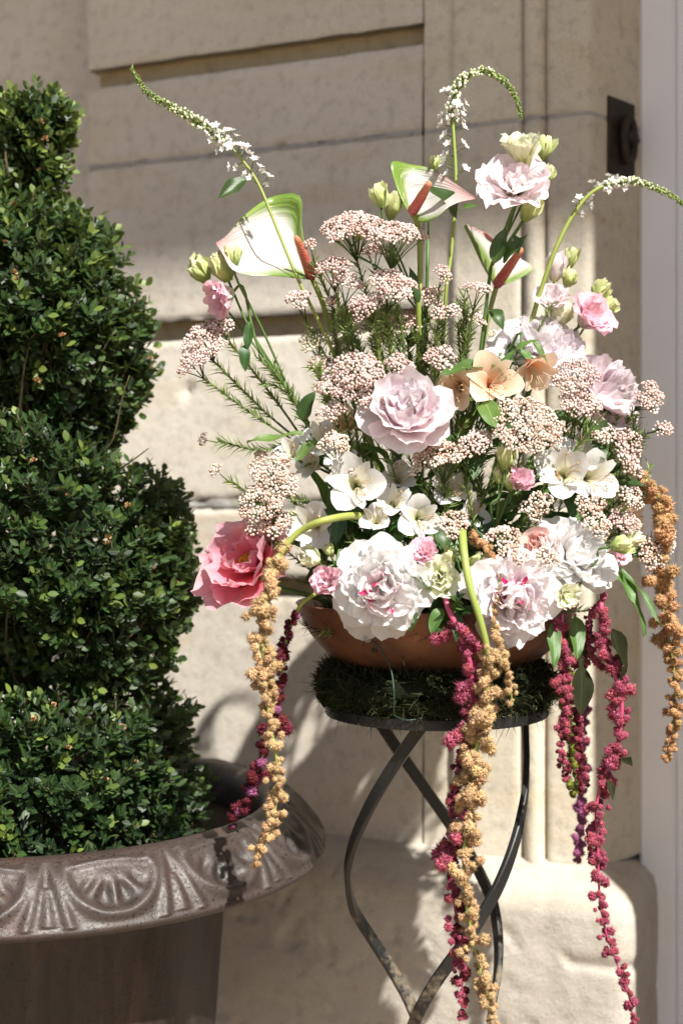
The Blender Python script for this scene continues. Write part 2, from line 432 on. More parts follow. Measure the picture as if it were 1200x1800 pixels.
# plinth with weathered top, stones swept along the foot and round the reveal
pl_prof = [(-.05, .625), (0.0, .612), (.035, .598), (.082, .577), (.098, .560), (.104, .540), (.104, .30), (.106, 0.0)]  # (out, z)
pl_path = np.array([(UL - .05, 0), (-.42, 0), (-.42, 0), (0., 0), (.325, 0.0), (.325, 0.0)])
def plinth_stone(u0, u1, corner, seed, step=.007):
    p = resample(pl_prof, step)
    if not corner:
        us = np.linspace(u0, u1, int((u1 - u0) / step)); pts = [(u, 0., 0., -1.) for u in us]
    else:
        us = np.linspace(u0, .322, int((.322 - u0) / step)); pts = [(u, 0., 0., -1.) for u in us]
        for t in np.linspace(0, 1, 13)[1:]:
            a = t * math.pi / 2; q = min(1 / max(math.cos(a), math.sin(a)), 1.28); pts.append((.322, 0.0, math.sin(a) * q, -math.cos(a) * q))
        for t in np.linspace(0, .30, 40)[1:]:
            pts.append((.322 - t * .04, t, 1., 0.))
    pts = np.array(pts); m = len(pts)
    o = p[None, :, 0]; z = np.repeat(p[None, :, 1], m, 0)
    arc = np.cumsum(np.concatenate([[0], np.hypot(np.diff(pts[:, 0]), np.diff(pts[:, 1]))]))[:, None]
    dist = np.hypot(pts[:, 0:1] - .4, pts[:, 1:2]) * 0 + arc
    rel = noise2(dist * 1. + seed + 0 * z, z + o, 5, 9.) * .013 - np.clip(noise2(dist + seed * 2 + 0 * z, z + o, 4, 30.) - .14, 0, 1) * .045
    rel = rel * np.clip((p[None, :, 0] + .0) / .06, 0, 1)
    X = pts[:, 0:1] + pts[:, 2:3] * (o + rel); Y = pts[:, 1:2] + pts[:, 3:4] * (o + rel)
    V = np.stack([X, Y, z + rel * .4], -1).reshape(-1, 3)
    return mk_mesh('plinth_stone', V, [grid_quads(m, len(p))[:, ::-1]])
wall_box('plinth_core', UL, .30, 0, .56, -.3, .088, M_MORTAR, facade)
part('plinth_stone', plinth_stone(UL - .02, -.523, False, 2), M_PLINTH, facade, WALL)
part('plinth_stone', plinth_stone(-.52, .4, True, 5), M_PLINTH, facade, WALL)

# the wall set back beyond the panel's left edge, and the wall over and right of the door
NB = -.14
CANZ0 = 6.9
for i in range(8):
    for j in range(3):
        z0 = .3 + i * .78; u1 = UL - .02 - j * 1.4 - (.5 if i % 2 and j else 0); u0 = UL - .02 - (j + 1) * 1.4 - (.5 if i % 2 else 0) + .006
        part('stone', stone_block(u0, u1, z0 + .003, z0 + .774, NB, .2, .05, .004, .001, (), i * 3 + j), M_STONE, facade, WALL)
wall_box('backing_wall', -6, .33, 0, 6.5, -.8, -.30, M_STONE, facade)
wall_box('lintel', .40, 1.62, 2.9, 6.5, -.5, -.02, M_PILA, facade)
wall_box('pier', 1.80, 4.5, 0, 6.5, -.5, .0, M_PILA, facade)
wall_box('added_shade_pier', 1.42, 1.78, 0, CANZ0 - .01, -.5, .83, M_PILA, facade)  # unseen pier, added to keep sun off the reveal and door

# ---- unseen canopy, added high up to cast the shade on the upper wall
can = thing('added_shade_canopy', 'unseen flat canopy slab added high up to shade the upper wall', 'canopy', mw=WALL)
_n = WALL.to_3x3().inverted() @ LIGHT
CANP = 2.6; CANZ = 1.735 + CANP * (-_n.z / _n.y)          # shade line 1.73 m up the wall
wall_box('slab', -5, 4.5, CANZ, CANZ + .16, -.3, CANP, M_PLASTER, can)
for u in (-4, -2, 0, 2, 4):
    V = np.array([[u - .06, 0, CANZ - .9], [u + .06, 0, CANZ - .9], [u - .06, 0, CANZ - .003], [u + .06, 0, CANZ - .003], [u - .06, -1.2, CANZ - .003], [u + .06, -1.2, CANZ - .003]])
    part('bracket', mk_mesh('bracket', V, [np.array([[0, 1, 5, 4], [2, 4, 5, 3], [0, 2, 3, 1]]), np.array([[0, 4, 2], [1, 3, 5]])], smooth=False), M_PLASTER, can, WALL)

# ---- painted door frame in the reveal, closed leaf, and the outer leaf standing open
df = thing('door_frame', 'off-white painted wooden door and frame set in the stone reveal', 'door', mw=WALL)
wall_box('stile', .384, .452, .0, 2.88, -.30, -.150, M_PAINT, df, .006)
wall_box('bead', .4525, .470, .0, 2.88, -.30, -.158, M_PAINT, df, .005)
wall_box('inner_stile', .4705, .60, .0, 2.88, -.30, -.172, M_PAINT, df, .004)
wall_box('door_panel', .6005, 1.40, .02, 2.88, -.30, -.20, M_PAINT, df, .004)
# ---- iron latch plate on the reveal
c = np.array(pxu(1091, 243, -.085)); su, sn = .52, -.85
# reveal runs from (.330,.006) to (.382,-.15)
e1 = Vector((.052, .156, 0)).normalized(); out = Vector((e1.y, -e1.x, 0))
ctr = Vector((.359, .088, float(c[1])))
LP = WALL @ Matrix(((e1.x, out.x, 0, ctr.x), (e1.y, out.y, 0, ctr.y), (0, 0, 1, ctr.z), (0, 0, 0, 1)))
lp = thing('latch_plate', 'dark rusty iron latch plate with oval pull on the reveal beside the door frame', 'latch', mw=LP)
def rbox(sx, sy, sz, bev=.002):
    b = bev; V = []
    for x in (-1, 1):
        for y in (-1, 1):
            for z in (-1, 1):
                V += [[x * (sx - b), y * (sy - b), z * sz], [x * (sx - b), y * sy, z * (sz - b)], [x * sx, y * (sy - b), z * (sz - b)]]
    import bmesh
    bm = bmesh.new(); [bm.verts.new(v) for v in V]; bmesh.ops.convex_hull(bm, input=bm.verts)
    me = bpy.data.meshes.new('box'); bm.to_mesh(me); bm.free(); return me
part('plate', rbox(.046, .005, .072), M_IRON, lp, LP @ Matrix.Translation((0, .004, 0)))
m = MB(); th = np.linspace(0, 2 * math.pi, 28)
V, T, Q, u = tube(np.stack([.017 * np.cos(th), 0 * th + .014, .040 * np.sin(th)], -1), .009, 8); m.add(V, T, Q, u)
part('pull_ring', m.mesh('pull_ring'), M_IRON, lp, LP @ Matrix.Translation((.004, .006, -.004)))
m = MB(); V, Q, u = lathe([(.001, .03), (.009, .03), (.013, .024), (.015, .008), (.016, 0)], 18); m.add(V, None, Q, u)
part('boss', m.mesh('boss'), M_IRON, lp, LP @ Matrix.Translation((.004, .006, 0)) @ Matrix.Rotation(R(-90), 4, 'X'))
part('pin', tube_mesh('pin', [(.026, .016, .0), (.040, .018, .0)], .006), M_IRON, lp, LP)

# ------------------------------------------------------------------ urn
UX, UY = -.535, 2.43
def urn_material():
    m, nt, b = new_mat('urn_cast_stone')
    tc = nd(nt, 'TexCoord').outputs['Object']
    n1 = nd(nt, 'TexNoise', i_Vector=tc, i_Scale=9.0, i_Detail=6.0, i_Roughness=.6)
    n2 = nd(nt, 'TexNoise', i_Vector=tc, i_Scale=210.0, i_Detail=4.0, i_Roughness=.6)
    mp = nd(nt, 'Mapping', i_Vector=tc); mp.inputs['Scale'].default_value = (1, 1, .16)
    n3 = nd(nt, 'TexNoise', i_Vector=mp.outputs[0], i_Scale=34.0, i_Detail=5.0, i_Roughness=.6)
    vec, x, y, z = attr_puv(nt)      # z: 0 in the hollows, 1 on the ridges, which are coloured lighter
    base = ramp(nt, n1.outputs[0], [(.3, (.026, .020, .017)), (.52, (.044, .030, .025)), (.72, (.080, .040, .028))])
    worn = ramp(nt, n1.outputs[0], [(.3, (.058, .044, .039)), (.7, (.046, .033, .029))])  # ridge colour, a little lighter than the hollows
    col = mixc(nt, math_n(nt, 'MULTIPLY', z, .9), base, worn)
    st = ramp(nt, n3.outputs[0], [(.36, (.40, .39, .37)), (.60, (1, 1, 1))])
    col = mixc(nt, y, col, mixc(nt, 1., col, st, 'MULTIPLY'))
    pit = ramp(nt, n2.outputs[0], [(.33, (.12, .10, .09)), (.42, (1, 1, 1))])
    col = mixc(nt, 1., col, pit, 'MULTIPLY')
    rough = math_n(nt, 'MULTIPLY_ADD', n2.outputs[0], .3, .31)
    h = ramp(nt, n2.outputs[0], [(.25, (0, 0, 0)), (.5, (1, 1, 1))])
    return finish(m, nt, b, col, rough, h, .30, .002, spec=.5)
M_URN = urn_material()
M_SOIL = plain_mat('soil', (.015, .011, .008), (.035, .025, .016), 80., .95, .8, .01)
urn = thing('urn', 'large brown cast urn with egg-and-dart relief rim, planted with boxwood', 'urn', (UX, UY, 0))
MU = Matrix.Translation((UX, UY, 0))
# rim face: from the inner lip over the relief slope to the lower edge
rp = np.array([(.393, .708), (.397, .750), (.406, .771), (.419, .778), (.431, .776), (.444, .769), (.461, .756), (.478, .738), (.493, .719), (.502, .703), (.505, .691), (.499, .681), (.481, .677), (.423, .672), (.365, .664)])
s = np.concatenate([[0], np.cumsum(np.hypot(*np.diff(rp, axis=0).T))])
S = np.concatenate([np.linspace(0, s[4], 12, endpoint=False), np.linspace(s[4], s[11], 74, endpoint=False), np.linspace(s[11], s[-1], 10)])
rr_, zz_ = catmull(rp, 400)[:, 0], catmull(rp, 400)[:, 1]; sc_ = np.concatenate([[0], np.cumsum(np.hypot(np.diff(rr_), np.diff(zz_)))]); sc_ *= s[-1] / sc_[-1]
pr = np.interp(S, sc_, rr_); pz = np.interp(S, sc_, zz_)
NPH = 900; ph = np.linspace(0, 2 * math.pi, NPH, endpoint=False)
t = (S - s[4]) / (s[10] - s[4])                                   # 0..1 across the relief band
A0 = R(-90) + R(26.7)
aa = ((ph - A0 + R(11.25)) % R(22.5)) - R(11.25)                  # angle from nearest egg centre
a_, t_ = np.meshgrid(aa * .476 / .0846, t, indexing='ij')          # egg half width about 1
def ridge(d, w): return np.exp(-(d / w) ** 2)
# egg: U-shaped outline, domed field, hooded top, tear-drop hollows
ey = (t_ - .30) / .60
de = np.hypot(a_ / .86, np.maximum(ey, -.25 + 0 * ey) * 1.0 / .98)
inside = (de < 1) & (t_ > .10)
H = .0052 * ridge(de - .93, .11) * (t_ > .1)
H += np.where(inside, .0030 * (1 - de ** 2), 0)
H += .0036 * ridge(t_ - (.17 + .10 * a_ ** 2), .05) * (np.abs(a_) < .72)
for tx, rot in ((-.16, .28), (.16, -.28)):
    xx = (a_ - tx) * math.cos(rot) + (t_ - .58) * math.sin(rot) ; yy = -(a_ - tx) * math.sin(rot) + (t_ - .58) * math.cos(rot)
    q = (xx / (.115 * (1 + .9 * np.clip(yy / .2, -.8, .6)))) ** 2 + (yy / .19) ** 2
    H -= .0062 * np.exp(-q ** 2)
for tx, rot in ((-.44, .9), (.44, -.9)):
    xx = (a_ - tx) * math.cos(rot) + (t_ - .45) * math.sin(rot); yy = -(a_ - tx) * math.sin(rot) + (t_ - .45) * math.cos(rot)
    H -= .004 * np.exp(-((xx / .07) ** 2 + (yy / .15) ** 2))
# dart: two spreading legs and a wedge between the eggs
half = R(11.25) * .476 / .0846
b_ = half - np.abs(a_)
H += .0042 * ridge(b_ - (.06 + .34 * np.clip(t_ - .12, 0, 1)), .075) * ((t_ > .08) & (t_ < .96))
H += .0038 * np.clip(1 - b_ / (.02 + .22 * np.clip(t_ - .42, 0, 1) + 1e-3), 0, 1) ** .6 * ((t_ > .45) & (t_ < .93))
H = H * np.clip((t_ + .02) / .06, 0, 1) * np.clip((1.03 - t_) / .06, 0, 1)
H += (.0024 * ridge(t_ - 1.0, .05)) + .0010 * noise2(ph[:, None] * 30 + 0 * t_, t_ * 6, 4, 1.) * ((t_ > -.3) & (t_ < 1.2))
H = H * 1.45
H = (H + np.roll(H, 1, 0) + np.roll(H, -1, 0)) / 3
tr = np.gradient(pr); tz = np.gradient(pz); ln = np.hypot(tr, tz); nr, nz_ = -tz / ln * -1, tr / ln * 1
nr, nz_ = -tz / ln, tr / ln
Rr = pr[None] + nr[None] * H; Zz = pz[None] + nz_[None] * H
V = np.stack([Rr * np.cos(ph)[:, None], Rr * np.sin(ph)[:, None], Zz], -1)
n = len(S); i = np.arange(NPH)[:, None]; j = np.arange(n - 1)[None]; i2 = (i + 1) % NPH
Q = np.stack([i * n + j, i * n + j + 1, i2 * n + j + 1, i2 * n + j], -1).reshape(-1, 4)[:, ::-1]
puv = np.stack([0 * H, 0 * H, np.clip((H + .0005) / .006, 0, 1)], -1).reshape(-1, 3)
puv[:, 1] = 0
part('rim', mk_mesh('rim', V.reshape(-1, 3), [Q], puv), M_URN, urn, MU)
bp = [(.32, .665), (.369, .6645), (.357, .656), (.344, .642), (.336, .615), (.331, .55), (.325, .47), (.318, .38), (.30, .30), (.26, .245), (.19, .215), (.12, .195), (.09, .17), (.085, .13), (.11, .09), (.17, .07), (.20, .06), (.205, .0), (.0, .0)]
bp = np.vstack([bp[0], catmull(bp[1:], 90)])
V, Q, u = lathe(bp[::-1], 96); u2 = np.zeros((len(V), 3)); u2[:, 1] = 1; u2[:, 2] = .12
part('body', mk_mesh('body', V, [Q], u2), M_URN, urn, MU)
V, Q, u = lathe([(.0, .715), (.2, .718), (.36, .711), (.395, .706)], 48); V[:, 2] += .006 * noise2(V[:, 0] + 3, V[:, 1] + 3, 3, 25.)
part('soil', mk_mesh('soil', V, [Q[:, ::-1]]), M_SOIL, urn, MU)

# ------------------------------------------------------------------ plant stand: ring and three twisted flat-bar legs
SX, SY = .150, 2.25
def stand_mat():
    m, nt, b = new_mat('worn_black_metal')
    tc = nd(nt, 'TexCoord').outputs['Object']
    n1 = nd(nt, 'TexNoise', i_Vector=tc, i_Scale=45.0, i_Detail=6.0, i_Roughness=.7)
    n2 = nd(nt, 'TexNoise', i_Vector=tc, i_Scale=12.0, i_Detail=3.0)
    sp = nd(nt, 'SeparateXYZ', i_0=tc)
    lowz = math_n(nt, 'MULTIPLY_ADD', sp.outputs[2], -1.6, 1.35, clamp=True)
    w = math_n(nt, 'ADD', math_n(nt, 'MULTIPLY', n1.outputs[0], .6), math_n(nt, 'MULTIPLY', lowz, .32))
    f = ramp(nt, w, [(.44, (0, 0, 0)), (.56, (1, 1, 1))])
    rust = mixc(nt, n2.outputs[0], (.16, .12, .075), (.26, .22, .16))
    col = mixc(nt, f, (.020, .020, .019), rust)
    b.inputs['Metallic'].default_value = .15
    rg = math_n(nt, 'MULTIPLY_ADD', f, .35, .45)
    return finish(m, nt, b, col, rg, n1.outputs[0], .25, .002, spec=.5)
M_STAND = stand_mat()
stand = thing('plant_stand', 'worn black metal plant stand with three twisted flat-bar legs carrying the flower bowl', 'plant stand', (SX, SY, 0))
MS = Matrix.Translation((SX, SY, 0))
V, Q, u = lathe([(.171, .948), (.1745, .9465), (.176, .948), (.176, .962), (.1745, .9635), (.171, .962), (.171, .948)], 80)
part('ring', mk_mesh('ring', V, [Q], smooth=False), M_STAND, stand, MS)
for a in (0.3, 0.3 + math.pi / 2):
    part('cross_bar', rbox(.171, .006, .003, .001), M_STAND, stand, MS @ Matrix.Translation((0, 0, .951 + .0045 * (a > 1))) @ Matrix.Rotation(a, 4, 'Z'))
zs = np.linspace(.950, .012, 90)
lr = np.interp(zs, [0, .1, .3, .40, .47, .53, .62, .70, .80, .90, .96], [.19, .165, .105, .078, .085, .105, .135, .142, .140, .142, .150])
for k in range(3):
    phi = R(-100) - R(120) * k - R(288) * (.957 - zs)
    C = np.stack([lr * np.cos(phi), lr * np.sin(phi), zs], -1)
    T_ = np.gradient(C, axis=0); T_ /= np.linalg.norm(T_, axis=1)[:, None]
    N_ = np.stack([np.cos(phi), np.sin(phi), 0 * phi], -1); N_ -= T_ * np.sum(N_ * T_, 1)[:, None]; N_ /= np.linalg.norm(N_, axis=1)[:, None]
    B_ = np.cross(T_, N_); w, h = .0095, .0046
    cs = [(-w, -h * .6), (-w, h * .6), (-w * .88, h), (w * .88, h), (w, h * .6), (w, -h * .6), (w * .88, -h), (-w * .88, -h)]
    V = np.stack([C + B_ * a + N_ * b for a, b in cs], 1).reshape(-1, 3); kk = len(cs)
    i = np.arange(len(C) - 1)[:, None] * kk; j = np.arange(kk)[None]; j2 = (j + 1) % kk
    Q = np.stack([i + j, i + j2, i + kk + j2, i + kk + j], -1).reshape(-1, 4)
    part('leg', mk_mesh('leg', V, [Q], smooth=False), M_STAND, stand, MS)

# ------------------------------------------------------------------ bowl, moss, wire
M_BOWL = plain_mat('aged_copper', (.24, .100, .048), (.10, .045, .026), 15., .5, .35, .003, .25, .4)
bowl = thing('bowl', 'shallow aged copper-brown bowl holding the flower arrangement on a moss ring', 'bowl', (SX, SY, 1.0))
bpn = [(.0, 1.004), (.06, 1.004), (.10, 1.010), (.14, 1.024), (.175, 1.047), (.200, 1.074), (.214, 1.100), (.220, 1.118), (.2225, 1.121), (.219, 1.123), (.213, 1.116), (.195, 1.078), (.16, 1.046), (.10, 1.02), (.0, 1.016)]
V, Q, u = lathe(catmull(bpn, 70), 80)
part('shell', mk_mesh('shell', V, [Q]), M_BOWL, bowl, MS)
V, Q, u = lathe([(.0, .0015), (.004, .0015), (.0048, .0)], 12)
hp = P(658, 1145, SY - .19)
part('rivet', mk_mesh('rivet', V, [Q[:, ::-1]]), M_IRON, bowl, axis_matrix(hp + np.array([0, .012, 0]), (-.3, -.8, -.5)))

def strands(mb, base, dirs, length, width, bendn=.5, col=None):
    n = len(base); side = np.cross(dirs, rng.normal(size=(n, 3))); side /= np.linalg.norm(side, axis=1)[:, None] + 1e-9
    b2 = rng.normal(size=(n, 3)) * bendn
    L = np.asarray(length)[:, None]; W = width
    p1 = base + dirs * L * .5 + b2 * L * .12; p2 = base + dirs * L + b2 * L * .5
    V = np.stack([base - side * W, base + side * W, p1 - side * W * .8, p1 + side * W * .8, p2], 1).reshape(-1, 3)
    o = (np.arange(n) * 5)[:, None]
    T = np.concatenate([o + np.array([[0, 1, 3]]), o + np.array([[0, 3, 2]]), o + np.array([[2, 3, 4]])])
    u = np.zeros((n, 5, 3)); u[:, :, 1] = [0, 0, .5, .5, 1]; u[:, :, 2] = (rng.random(n) if col is None else col)[:, None]
    mb.add(V, T, None, u.reshape(-1, 3))
def moss_mat(name, a, b_, tip):
    m, nt, b = new_mat(name); vec, x, y, z = attr_puv(nt)
    col = mixc(nt, z, a, b_); col = mixc(nt, math_n(nt, 'MULTIPLY', y, .4), col, tip)
    return finish(m, nt, b, col, .8, transl=.15, spec=.2)
M_MOSS = moss_mat('dark_moss', (.010, .014, .004), (.032, .038, .012), (.065, .068, .024))
mb = MB(); n = 17000
th = rng.random(n) * 2 * math.pi; al = rng.random(n) * 2 * math.pi
mr = .038 * (1 + .35 * noise2(th * 9, al, 3, 1.))
dirs = np.stack([np.cos(al) * np.cos(th), np.cos(al) * np.sin(th), np.sin(al)], -1)
base = np.stack([.150 * np.cos(th), .150 * np.sin(th), np.full(n, .993)], -1) + dirs * (mr * np.sqrt(rng.uniform(.6, 1, n)))[:, None] * [1.12, 1.12, 1.08]
base[:, 2] = np.maximum(base[:, 2], .950)
d2 = dirs + rng.normal(size=(n, 3)) * .8; d2 /= np.linalg.norm(d2, axis=1)[:, None]
strands(mb, base, d2, rng.uniform(.004, .011, n) * np.where(rng.random(n) < .05, 2.6, 1), .0010, 1.6)
V, Q, u = lathe([(.152 + .034 * math.cos(a), .994 + .030 * math.sin(a)) for a in np.linspace(0, 2 * math.pi, 17)], 72)
V += .006 * rng.normal(size=V.shape); mb.add(V, None, Q, (0, 0, 0))
solo('moss', mb.mesh('moss', True), M_MOSS, MS, label='dark green moss packed round the bowl on the stand ring', cat='moss', kind='stuff')
mb = MB(); n = 5000
th = rng.random(n) * 2 * math.pi; q = np.sqrt(rng.random(n)) * .205
base = np.stack([q * np.cos(th), q * np.sin(th), 1.085 + .06 * (1 - (q / .205) ** 2)], -1)
d2 = np.stack([np.cos(th) * .6, np.sin(th) * .6, np.full(n, .8)], -1) + rng.normal(size=(n, 3)) * .5; d2 /= np.linalg.norm(d2, axis=1)[:, None]
strands(mb, base, d2, rng.uniform(.01, .03, n), .0012, .8)
V, Q, u = lathe([(.0, 1.14), (.1, 1.125), (.17, 1.095), (.203, 1.078)], 48); mb.add(V, None, Q[:, ::-1], (0, 0, 0))
solo('moss_bed', mb.mesh('moss_bed'), M_MOSS, MS, label='dark moss bed filling the bowl under the flowers', cat='moss', kind='stuff')
M_WIRE = plain_mat('green_wire', (.012, .03, .022), (.02, .045, .03), 80., .45)
wr = thing('wire', 'thin dark green florist wire running down the bowl to the stand ring', 'wire', P(655, 1130, SY - .2))
wp = [P(652, 1125, 2.045), P(668, 1140, 2.045), P(686, 1175, 2.06), P(692, 1215, 2.045), P(692, 1250, 2.05), P(694, 1258, 2.06), P(715, 1266, 2.07), P(745, 1262, 2.075)]
part('strand', tube_mesh('strand', catmull(wp, 40), .0014, 6), M_WIRE, wr)
wp = [P(578, 1215, 2.24), P(576, 1228, 2.22), P(585, 1242, 2.2), P(600, 1246, 2.17), P(616, 1252, 2.14)]
part('strand', tube_mesh('strand', catmull(wp, 24), .0014, 6), M_WIRE, wr)
m, nt, b = new_mat('clear_glass'); b.inputs['Transmission Weight'].default_value = .9; b.inputs['Roughness'].default_value = .05; b.inputs['Base Color'].default_value = (.9, .95, .93, 1)
mb = MB(); balls(mb, [[0, 0, 0]], .0065, ICO2); part('glass_bead', mb.mesh('glass_bead'), m, wr, Matrix.Translation(Vector(P(646, 1122, 2.045))))
# ------------------------------------------------------------------ boxwood topiary in the urn
def box_mat():
    m, nt, b = new_mat('boxwood_leaf'); vec, x, y, z = attr_puv(nt)
    ax = math_n(nt, 'ABSOLUTE', x)
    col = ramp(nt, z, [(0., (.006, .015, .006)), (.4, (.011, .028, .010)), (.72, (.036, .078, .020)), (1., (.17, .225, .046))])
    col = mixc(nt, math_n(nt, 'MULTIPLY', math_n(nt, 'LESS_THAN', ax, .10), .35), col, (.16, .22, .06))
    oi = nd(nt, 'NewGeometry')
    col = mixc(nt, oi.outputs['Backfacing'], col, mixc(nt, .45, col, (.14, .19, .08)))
    return finish(m, nt, b, col, .46, transl=.18, tcol=mixc(nt, .5, col, (.22, .34, .04)), spec=.4)
M_BOX = box_mat()
M_TWIG = plain_mat('twig', (.060, .048, .022), (.10, .080, .038), 60., .8, .3, .002)
M_DRY = plain_mat('dried_blossom', (.40, .20, .08), (.52, .36, .19), 120., .8, .3, .002, jit=.2)
env_px = np.array([(160, 60), (168, 95), (180, 115), (200, 128), (225, 134), (270, 132), (350, 140), (420, 188), (470, 214), (540, 242), (610, 268), (680, 282), (760, 290), (850, 296), (910, 310), (950, 328), (1000, 344), (1060, 354), (1150, 352), (1215, 342), (1290, 332), (1350, 342), (1420, 348), (1490, 345), (1540, 338)], float)
grooves = [(362, 22, .40, .22), (818, 100, .40, .26), (1212, 26, .20, .42)]     # y at the right, rise toward the viewer's side, depth right, extra depth in front
def box_r(py, ang):
    """radius (photo px at the urn's distance) of the clipped surface: cone envelope cut by a spiral groove, undercut above, shelf below"""
    r = np.interp(py, env_px[:, 0], env_px[:, 1]) - 50
    f = (1 - np.sin(ang)) / 2 * np.clip(1.2 - np.cos(ang), 0, 1)              # about 1 in front, 0 at the right
    for yg, rise, dr, df in grooves:
        dy = py - (yg - rise * f)
        g = np.where(dy > 0, np.exp(-(np.abs(dy) / 26) ** 2.), np.exp(-(np.abs(dy) / 120) ** 1.8))
        r = r * (1 - (dr + df * f) * g)
    return np.maximum(r, 8)
K = UY / F
z_py = lambda z: 860 + (CAMZ - z) / K
box = thing('boxwood_topiary', 'tall clipped boxwood topiary in stacked spiral tiers growing in the urn', 'shrub', (UX, UY, .72))
# leaf template: pointed oval folded along the rib, y along the leaf
def leaf_template(nl=4, fold=.25, curl=.12, tip=.5):
    ys = np.linspace(0, 1, nl + 1); w = np.sin(math.pi * np.clip(ys * .93 + .05, 0, 1)) ** .75
    w[0] = .12; w[-1] = .05
    V, U = [], []
    for y, a in zip(ys, w):
        zc = -curl * (y - .3) ** 2
        for x in (-1, 0, 1):
            V.append((x * a, y, zc + fold * abs(x) * a * .5)); U.append((x * a, y))
    return np.array(V), grid_quads(nl + 1, 3), np.array(U)
LV, LQ, LU = leaf_template(4)
LV = LV * [.30, 1, .30]
def leaf_frames(pos, along, nrm, L):
    along = along / (np.linalg.norm(along, axis=1)[:, None] + 1e-9)
    x = np.cross(along, nrm); x /= np.linalg.norm(x, axis=1)[:, None] + 1e-9
    z = np.cross(x, along)
    M = np.zeros((len(pos), 3, 4)); M[:, :, 0] = x * L[:, None]; M[:, :, 1] = along * L[:, None]; M[:, :, 2] = z * L[:, None]; M[:, :, 3] = pos
    return M
def box_surface(n, shrink=1., front=.62):
    """random points on the clipped surface with their outward normals, denser toward the viewer's side"""
    py = np.concatenate([rng.uniform(162, 1545, n * 3)]); w = np.interp(py, env_px[:, 0], env_px[:, 1])
    py = py[rng.random(len(py)) < w / 350][:n]
    while len(py) < n: py = np.concatenate([py, rng.uniform(500, 1540, n - len(py))])
    ang = np.where(rng.random(n) < front, rng.uniform(R(-190), R(10), n), rng.uniform(0, 2 * math.pi, n))
    r = box_r(py, ang); dr = (box_r(py + 4, ang) - box_r(py - 4, ang)) / 8
    lump = 1 + .11 * noise2(ang * 3 + 9, py * K * 14, 3, 1.2) * 2
    z = CAMZ - (py - 860) * K; rm = r * K * lump * shrink
    p = np.stack([UX + rm * np.cos(ang), UY + rm * np.sin(ang), z], -1)
    nn = np.stack([np.cos(ang), np.sin(ang), np.clip(dr, -2, 2)], -1); nn /= np.linalg.norm(nn, axis=1)[:, None]
    return p, nn
sp, sn_ = box_surface(2700)
_py = z_py(sp[:, 2]); _an = np.arctan2(sp[:, 1] - UY, sp[:, 0] - UX); _cut = box_r(_py, _an) / (np.interp(_py, env_px[:, 0], env_px[:, 1]) - 50)
_keep = rng.random(len(sp)) < np.clip((_cut - .15) / .55, .35, 1); sp, sn_ = sp[_keep], sn_[_keep]; NS = len(sp)      # the undercuts are bare inside
sdir = sn_ + np.array([0, 0, .7]) + rng.normal(size=(NS, 3)) * .30; sdir /= np.linalg.norm(sdir, axis=1)[:, None]
slen = rng.uniform(.030, .070, NS) * np.where(rng.random(NS) < .05, 1.5, 1)
stray = rng.random(NS) < .015; slen = np.where(stray, .065, slen)
start = sp - sdir * (slen * rng.uniform(.55, .95, NS))[:, None]
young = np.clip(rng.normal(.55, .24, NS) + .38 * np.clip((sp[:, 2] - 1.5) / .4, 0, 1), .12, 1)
pos, alo, nrm, ll, age = [], [], [], [], []
ref = unit([.3, .2, .9]); s1 = np.cross(sdir, ref); s1 /= np.linalg.norm(s1, axis=1)[:, None]; s2 = np.cross(sdir, s1)
for k in range(5):
    f = (k + .6) / 5
    for sgn in (-1, 1):
        a = (k % 2) * math.pi / 2 + rng.normal(size=NS) * .25
        lat = (s1 * np.cos(a)[:, None] + s2 * np.sin(a)[:, None]) * sgn
        open_ = 1.15 - .6 * f + rng.normal(size=NS) * .15
        d = sdir * np.cos(open_)[:, None] + lat * np.sin(open_)[:, None]
        pos.append(start + sdir * (slen * f)[:, None] + lat * .001); alo.append(d)
        nrm.append(sdir * np.sin(open_)[:, None] - lat * np.cos(open_)[:, None] + rng.normal(size=(NS, 3)) * .18)
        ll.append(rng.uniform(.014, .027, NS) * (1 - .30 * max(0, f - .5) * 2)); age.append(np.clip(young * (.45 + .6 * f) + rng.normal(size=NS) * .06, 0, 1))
pos, alo, nrm, ll, age = np.vstack(pos), np.vstack(alo), np.vstack(nrm), np.concatenate(ll), np.concatenate(age)
# old dark leaves further in
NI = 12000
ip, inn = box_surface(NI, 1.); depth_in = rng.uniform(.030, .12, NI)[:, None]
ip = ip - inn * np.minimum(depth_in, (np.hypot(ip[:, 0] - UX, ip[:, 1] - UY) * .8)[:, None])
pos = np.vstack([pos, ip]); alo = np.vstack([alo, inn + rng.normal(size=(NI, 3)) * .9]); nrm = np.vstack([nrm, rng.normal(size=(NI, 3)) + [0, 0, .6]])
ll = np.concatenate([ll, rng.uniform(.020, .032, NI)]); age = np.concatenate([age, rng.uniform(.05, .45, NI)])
keep = pos[:, 2] > .73
pos, alo, nrm, ll, age = pos[keep], alo[keep], nrm[keep], ll[keep], age[keep]
Ms = leaf_frames(pos, alo, nrm, ll)
